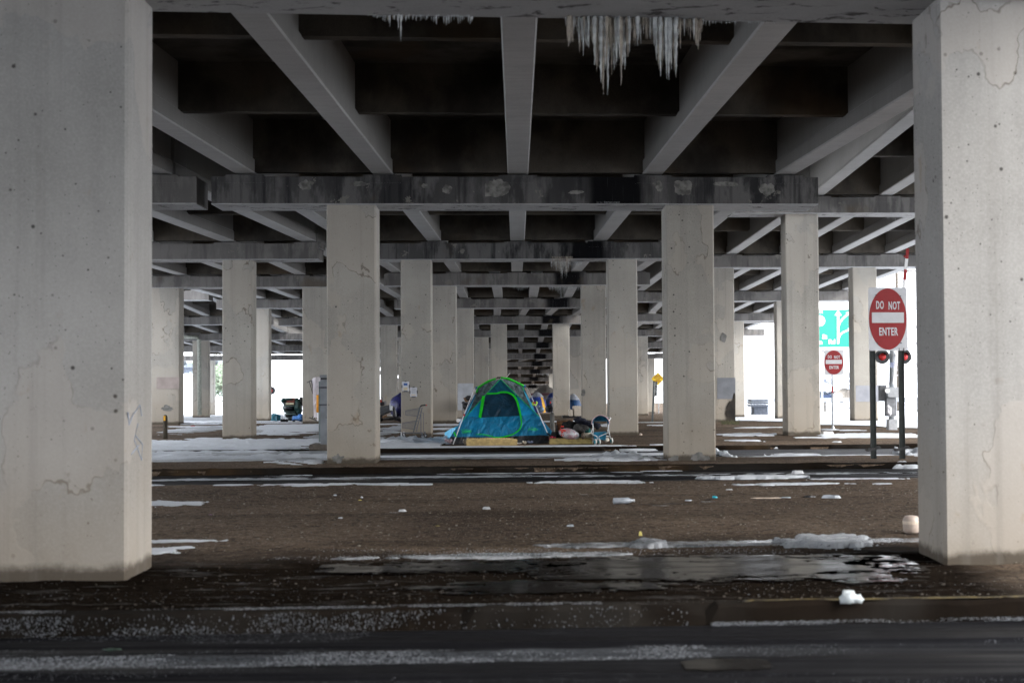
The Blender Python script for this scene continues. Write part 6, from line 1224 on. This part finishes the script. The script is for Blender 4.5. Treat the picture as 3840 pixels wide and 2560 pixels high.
L_ = [('flattened_carton', 'long flattened cream carton in the line of litter on the dirt', 'carton', 2880, 1870, .55, .12, .03, 'pink'), ('plastic_film', 'crumpled clear film at the right end of the line of litter', 'film', 3120, 1868, .34, .2, .07, 'clear'),
      ('glove', 'black glove with a red cuff in the line of litter', 'glove', 3035, 1866, .2, .1, .04, 'black'), ('wrapper', 'torn clear wrapper between the carton and the crumpled film', 'wrapper', 2945, 1868, .22, .1, .03, 'clear'),
      ('plastic_strip', 'black strip of plastic just right of the crushed bottle', 'plastic strip', 2430, 1893, .4, .05, .015, 'black'), ('plastic_strip', 'longer black strip of plastic near the cyan scrap', 'plastic strip', 2540, 1890, .5, .06, .015, 'black'),
      ('wrapper', 'flat white wrapper below the longer black strip', 'wrapper', 2480, 1897, .28, .05, .012, 'white'), ('scrap', 'bright cyan scrap on the brown dirt', 'scrap', 2680, 1868, .08, .05, .05, 'cyan'), ('scrap', 'dark scrap lying against the cyan scrap', 'scrap', 2664, 1874, .16, .05, .02, 'black'),
      ('wrapper', 'pale wrapper just under the cyan scrap', 'wrapper', 2655, 1882, .26, .05, .012, 'clear'), ('wrapper', 'small clear wrapper left of the cyan scrap', 'wrapper', 2582, 1879, .12, .07, .03, 'clear'), ('cup', 'squashed white cup in the left half of the dirt', 'cup', 1826, 1910, .13, .1, .05, 'white'),
      ('scrap', 'small white scrap on the dirt left of the squashed cup', 'scrap', 1276, 1945, .06, .05, .03, 'white'), ('bottle_top', 'tiny yellow bottle top on the left dirt', 'bottle top', 1350, 1877, .07, .05, .02, 'yellow'), ('scrap', 'shiny white scrap next to the yellow bottle top', 'scrap', 1357, 1868, .05, .04, .04, 'white'),
      ('scrap', 'grey crumpled scrap left of the yellow bottle top', 'scrap', 1257, 1860, .07, .05, .04, 'clear'), ('scrap', 'purple scrap by the left pillar', 'scrap', 788, 1931, .07, .03, .012, 'purple'), ('wrapper', 'white wrapper near the snow patch by the left pillar', 'wrapper', 1510, 1919, .12, .1, .05, 'white'),
      ('wrapper', 'thin pale wrapper at the left of the white wrapper', 'wrapper', 1478, 1923, .14, .05, .012, 'white'), ('crushed_can', 'crushed pale green can on the near dirt', 'can', 2140, 1975, .1, .09, .04, 'clear'), ('stick', 'short pale stick standing out of the dirt near the ice', 'stick', 2403, 2010, .05, .05, .07, 'yellow'),
      ('wrapper', 'flat yellow wrapper on the near dirt', 'wrapper', 1642, 1973, .07, .04, .012, 'yellow'), ('scrap', 'white scrap on the dirt far right below the snow streak', 'scrap', 3025, 1812, .3, .1, .05, 'black'), ('paper_cup', 'white crumpled cup lying on the far kerb road', 'cup', 2990, 1777, .25, .16, .09, 'white'),
      ('wrapper', 'white wrapper on the dirt below the long snow streak', 'wrapper', 2735, 1838, .14, .07, .03, 'white'), ('wrapper', 'small white flat wrapper left of the long snow streak', 'wrapper', 2190, 1855, .14, .05, .012, 'white'), ('wrapper', 'white wrapper on the dirt in front of the second right pillar', 'wrapper', 3138, 1659, .3, .2, .05, 'white'),
      ('crumpled_bag', 'crumpled white bag at the foot of the second right pillar', 'bag', 3100, 1628, .5, .4, .12, 'white'), ('plastic_jug', 'clear plastic jug at the foot of the far left pillar', 'jug', 680, 1583, .2, .2, .13, 'clear'), ('scrap', 'red and white scrap at the foot of the pillar behind the stroller', 'scrap', 2403, 1632, .1, .08, .08, 'pink'),
      ('scrap', 'orange red scrap on the snow by the left bollard', 'scrap', 722, 1600, .2, .12, .06, 'red')]
for r_ in L_: flatbit(*r_)
# pale bundle by the right pillar, lump of ice near the kerb
x, y = gp(3425, 2000); t = thing('plastic_jug', 'pinkish white plastic container lying against the right pillar', 'container', (x+.03, y, 0)); m = M()
m.lathe((x-.02, y, .008), [(.06, 0), (.08, .02), (.085, .09), (.08, .14), (.062, .17), (.03, .176)], 18); m.build('body', plain('pale_pink_plastic', (.5, .41, .35), .45, var=.25, scale=6), t, smooth=True); m = M(); m.lathe((x-.02, y, .10), [(.086, 0), (.085, .03)], 18); m.build('band', plain('cream_band', (.6, .5, .4), .5), t)
x, y = gp(3192, 2262); m = M(); m.blob((x-.02, y, .035), (.055, .04, .05), 12, 8, .7, 3.2, 4, zmin=.0, rot=Matrix.Rotation(R(-35), 3, 'Y')); m.blob((x+.035, y+.005, .03), (.045, .03, .035), 10, 8, .7, 3.5, 9, zmin=.0); tag(m.build('ice_lump', plain('white_ice', (.55, .6, .62), .25, var=.15), smooth=True), 'white lump of ice lying just behind the near kerb', 'ice')
x, y = gp(420, 2440, -.13); m = M(); m.blob((x, y, -.12), (.06, .03, .01), 12, 6, .4, 2, 3, zmin=-.132); tag(m.build('wrapper', plain('green_wrapper', (.02, .04, .028), .5, var=.8, scale=30), smooth=True), 'green and white crushed wrapper in the slush of the near road', 'wrapper')
# green tuft by the scorched pillar
m = M(); rr = random.Random(2)
for k in range(150): px = rr.uniform(2705, 2770); x, y = gp(px, 1588+rr.uniform(-2, 3)); h = rr.uniform(.03, .16); a = rr.uniform(-.1, .1); m.add([(x, y, 0), (x+.03, y, 0), (x+a+.015, y, h)], [(0, 1, 2)])
tag(m.build('grass_tuft', plain('winter_grass', (.07, .07, .035), .9, var=.5), kind='stuff'), 'scrubby grass at the foot of the scorched pillar', 'grass')
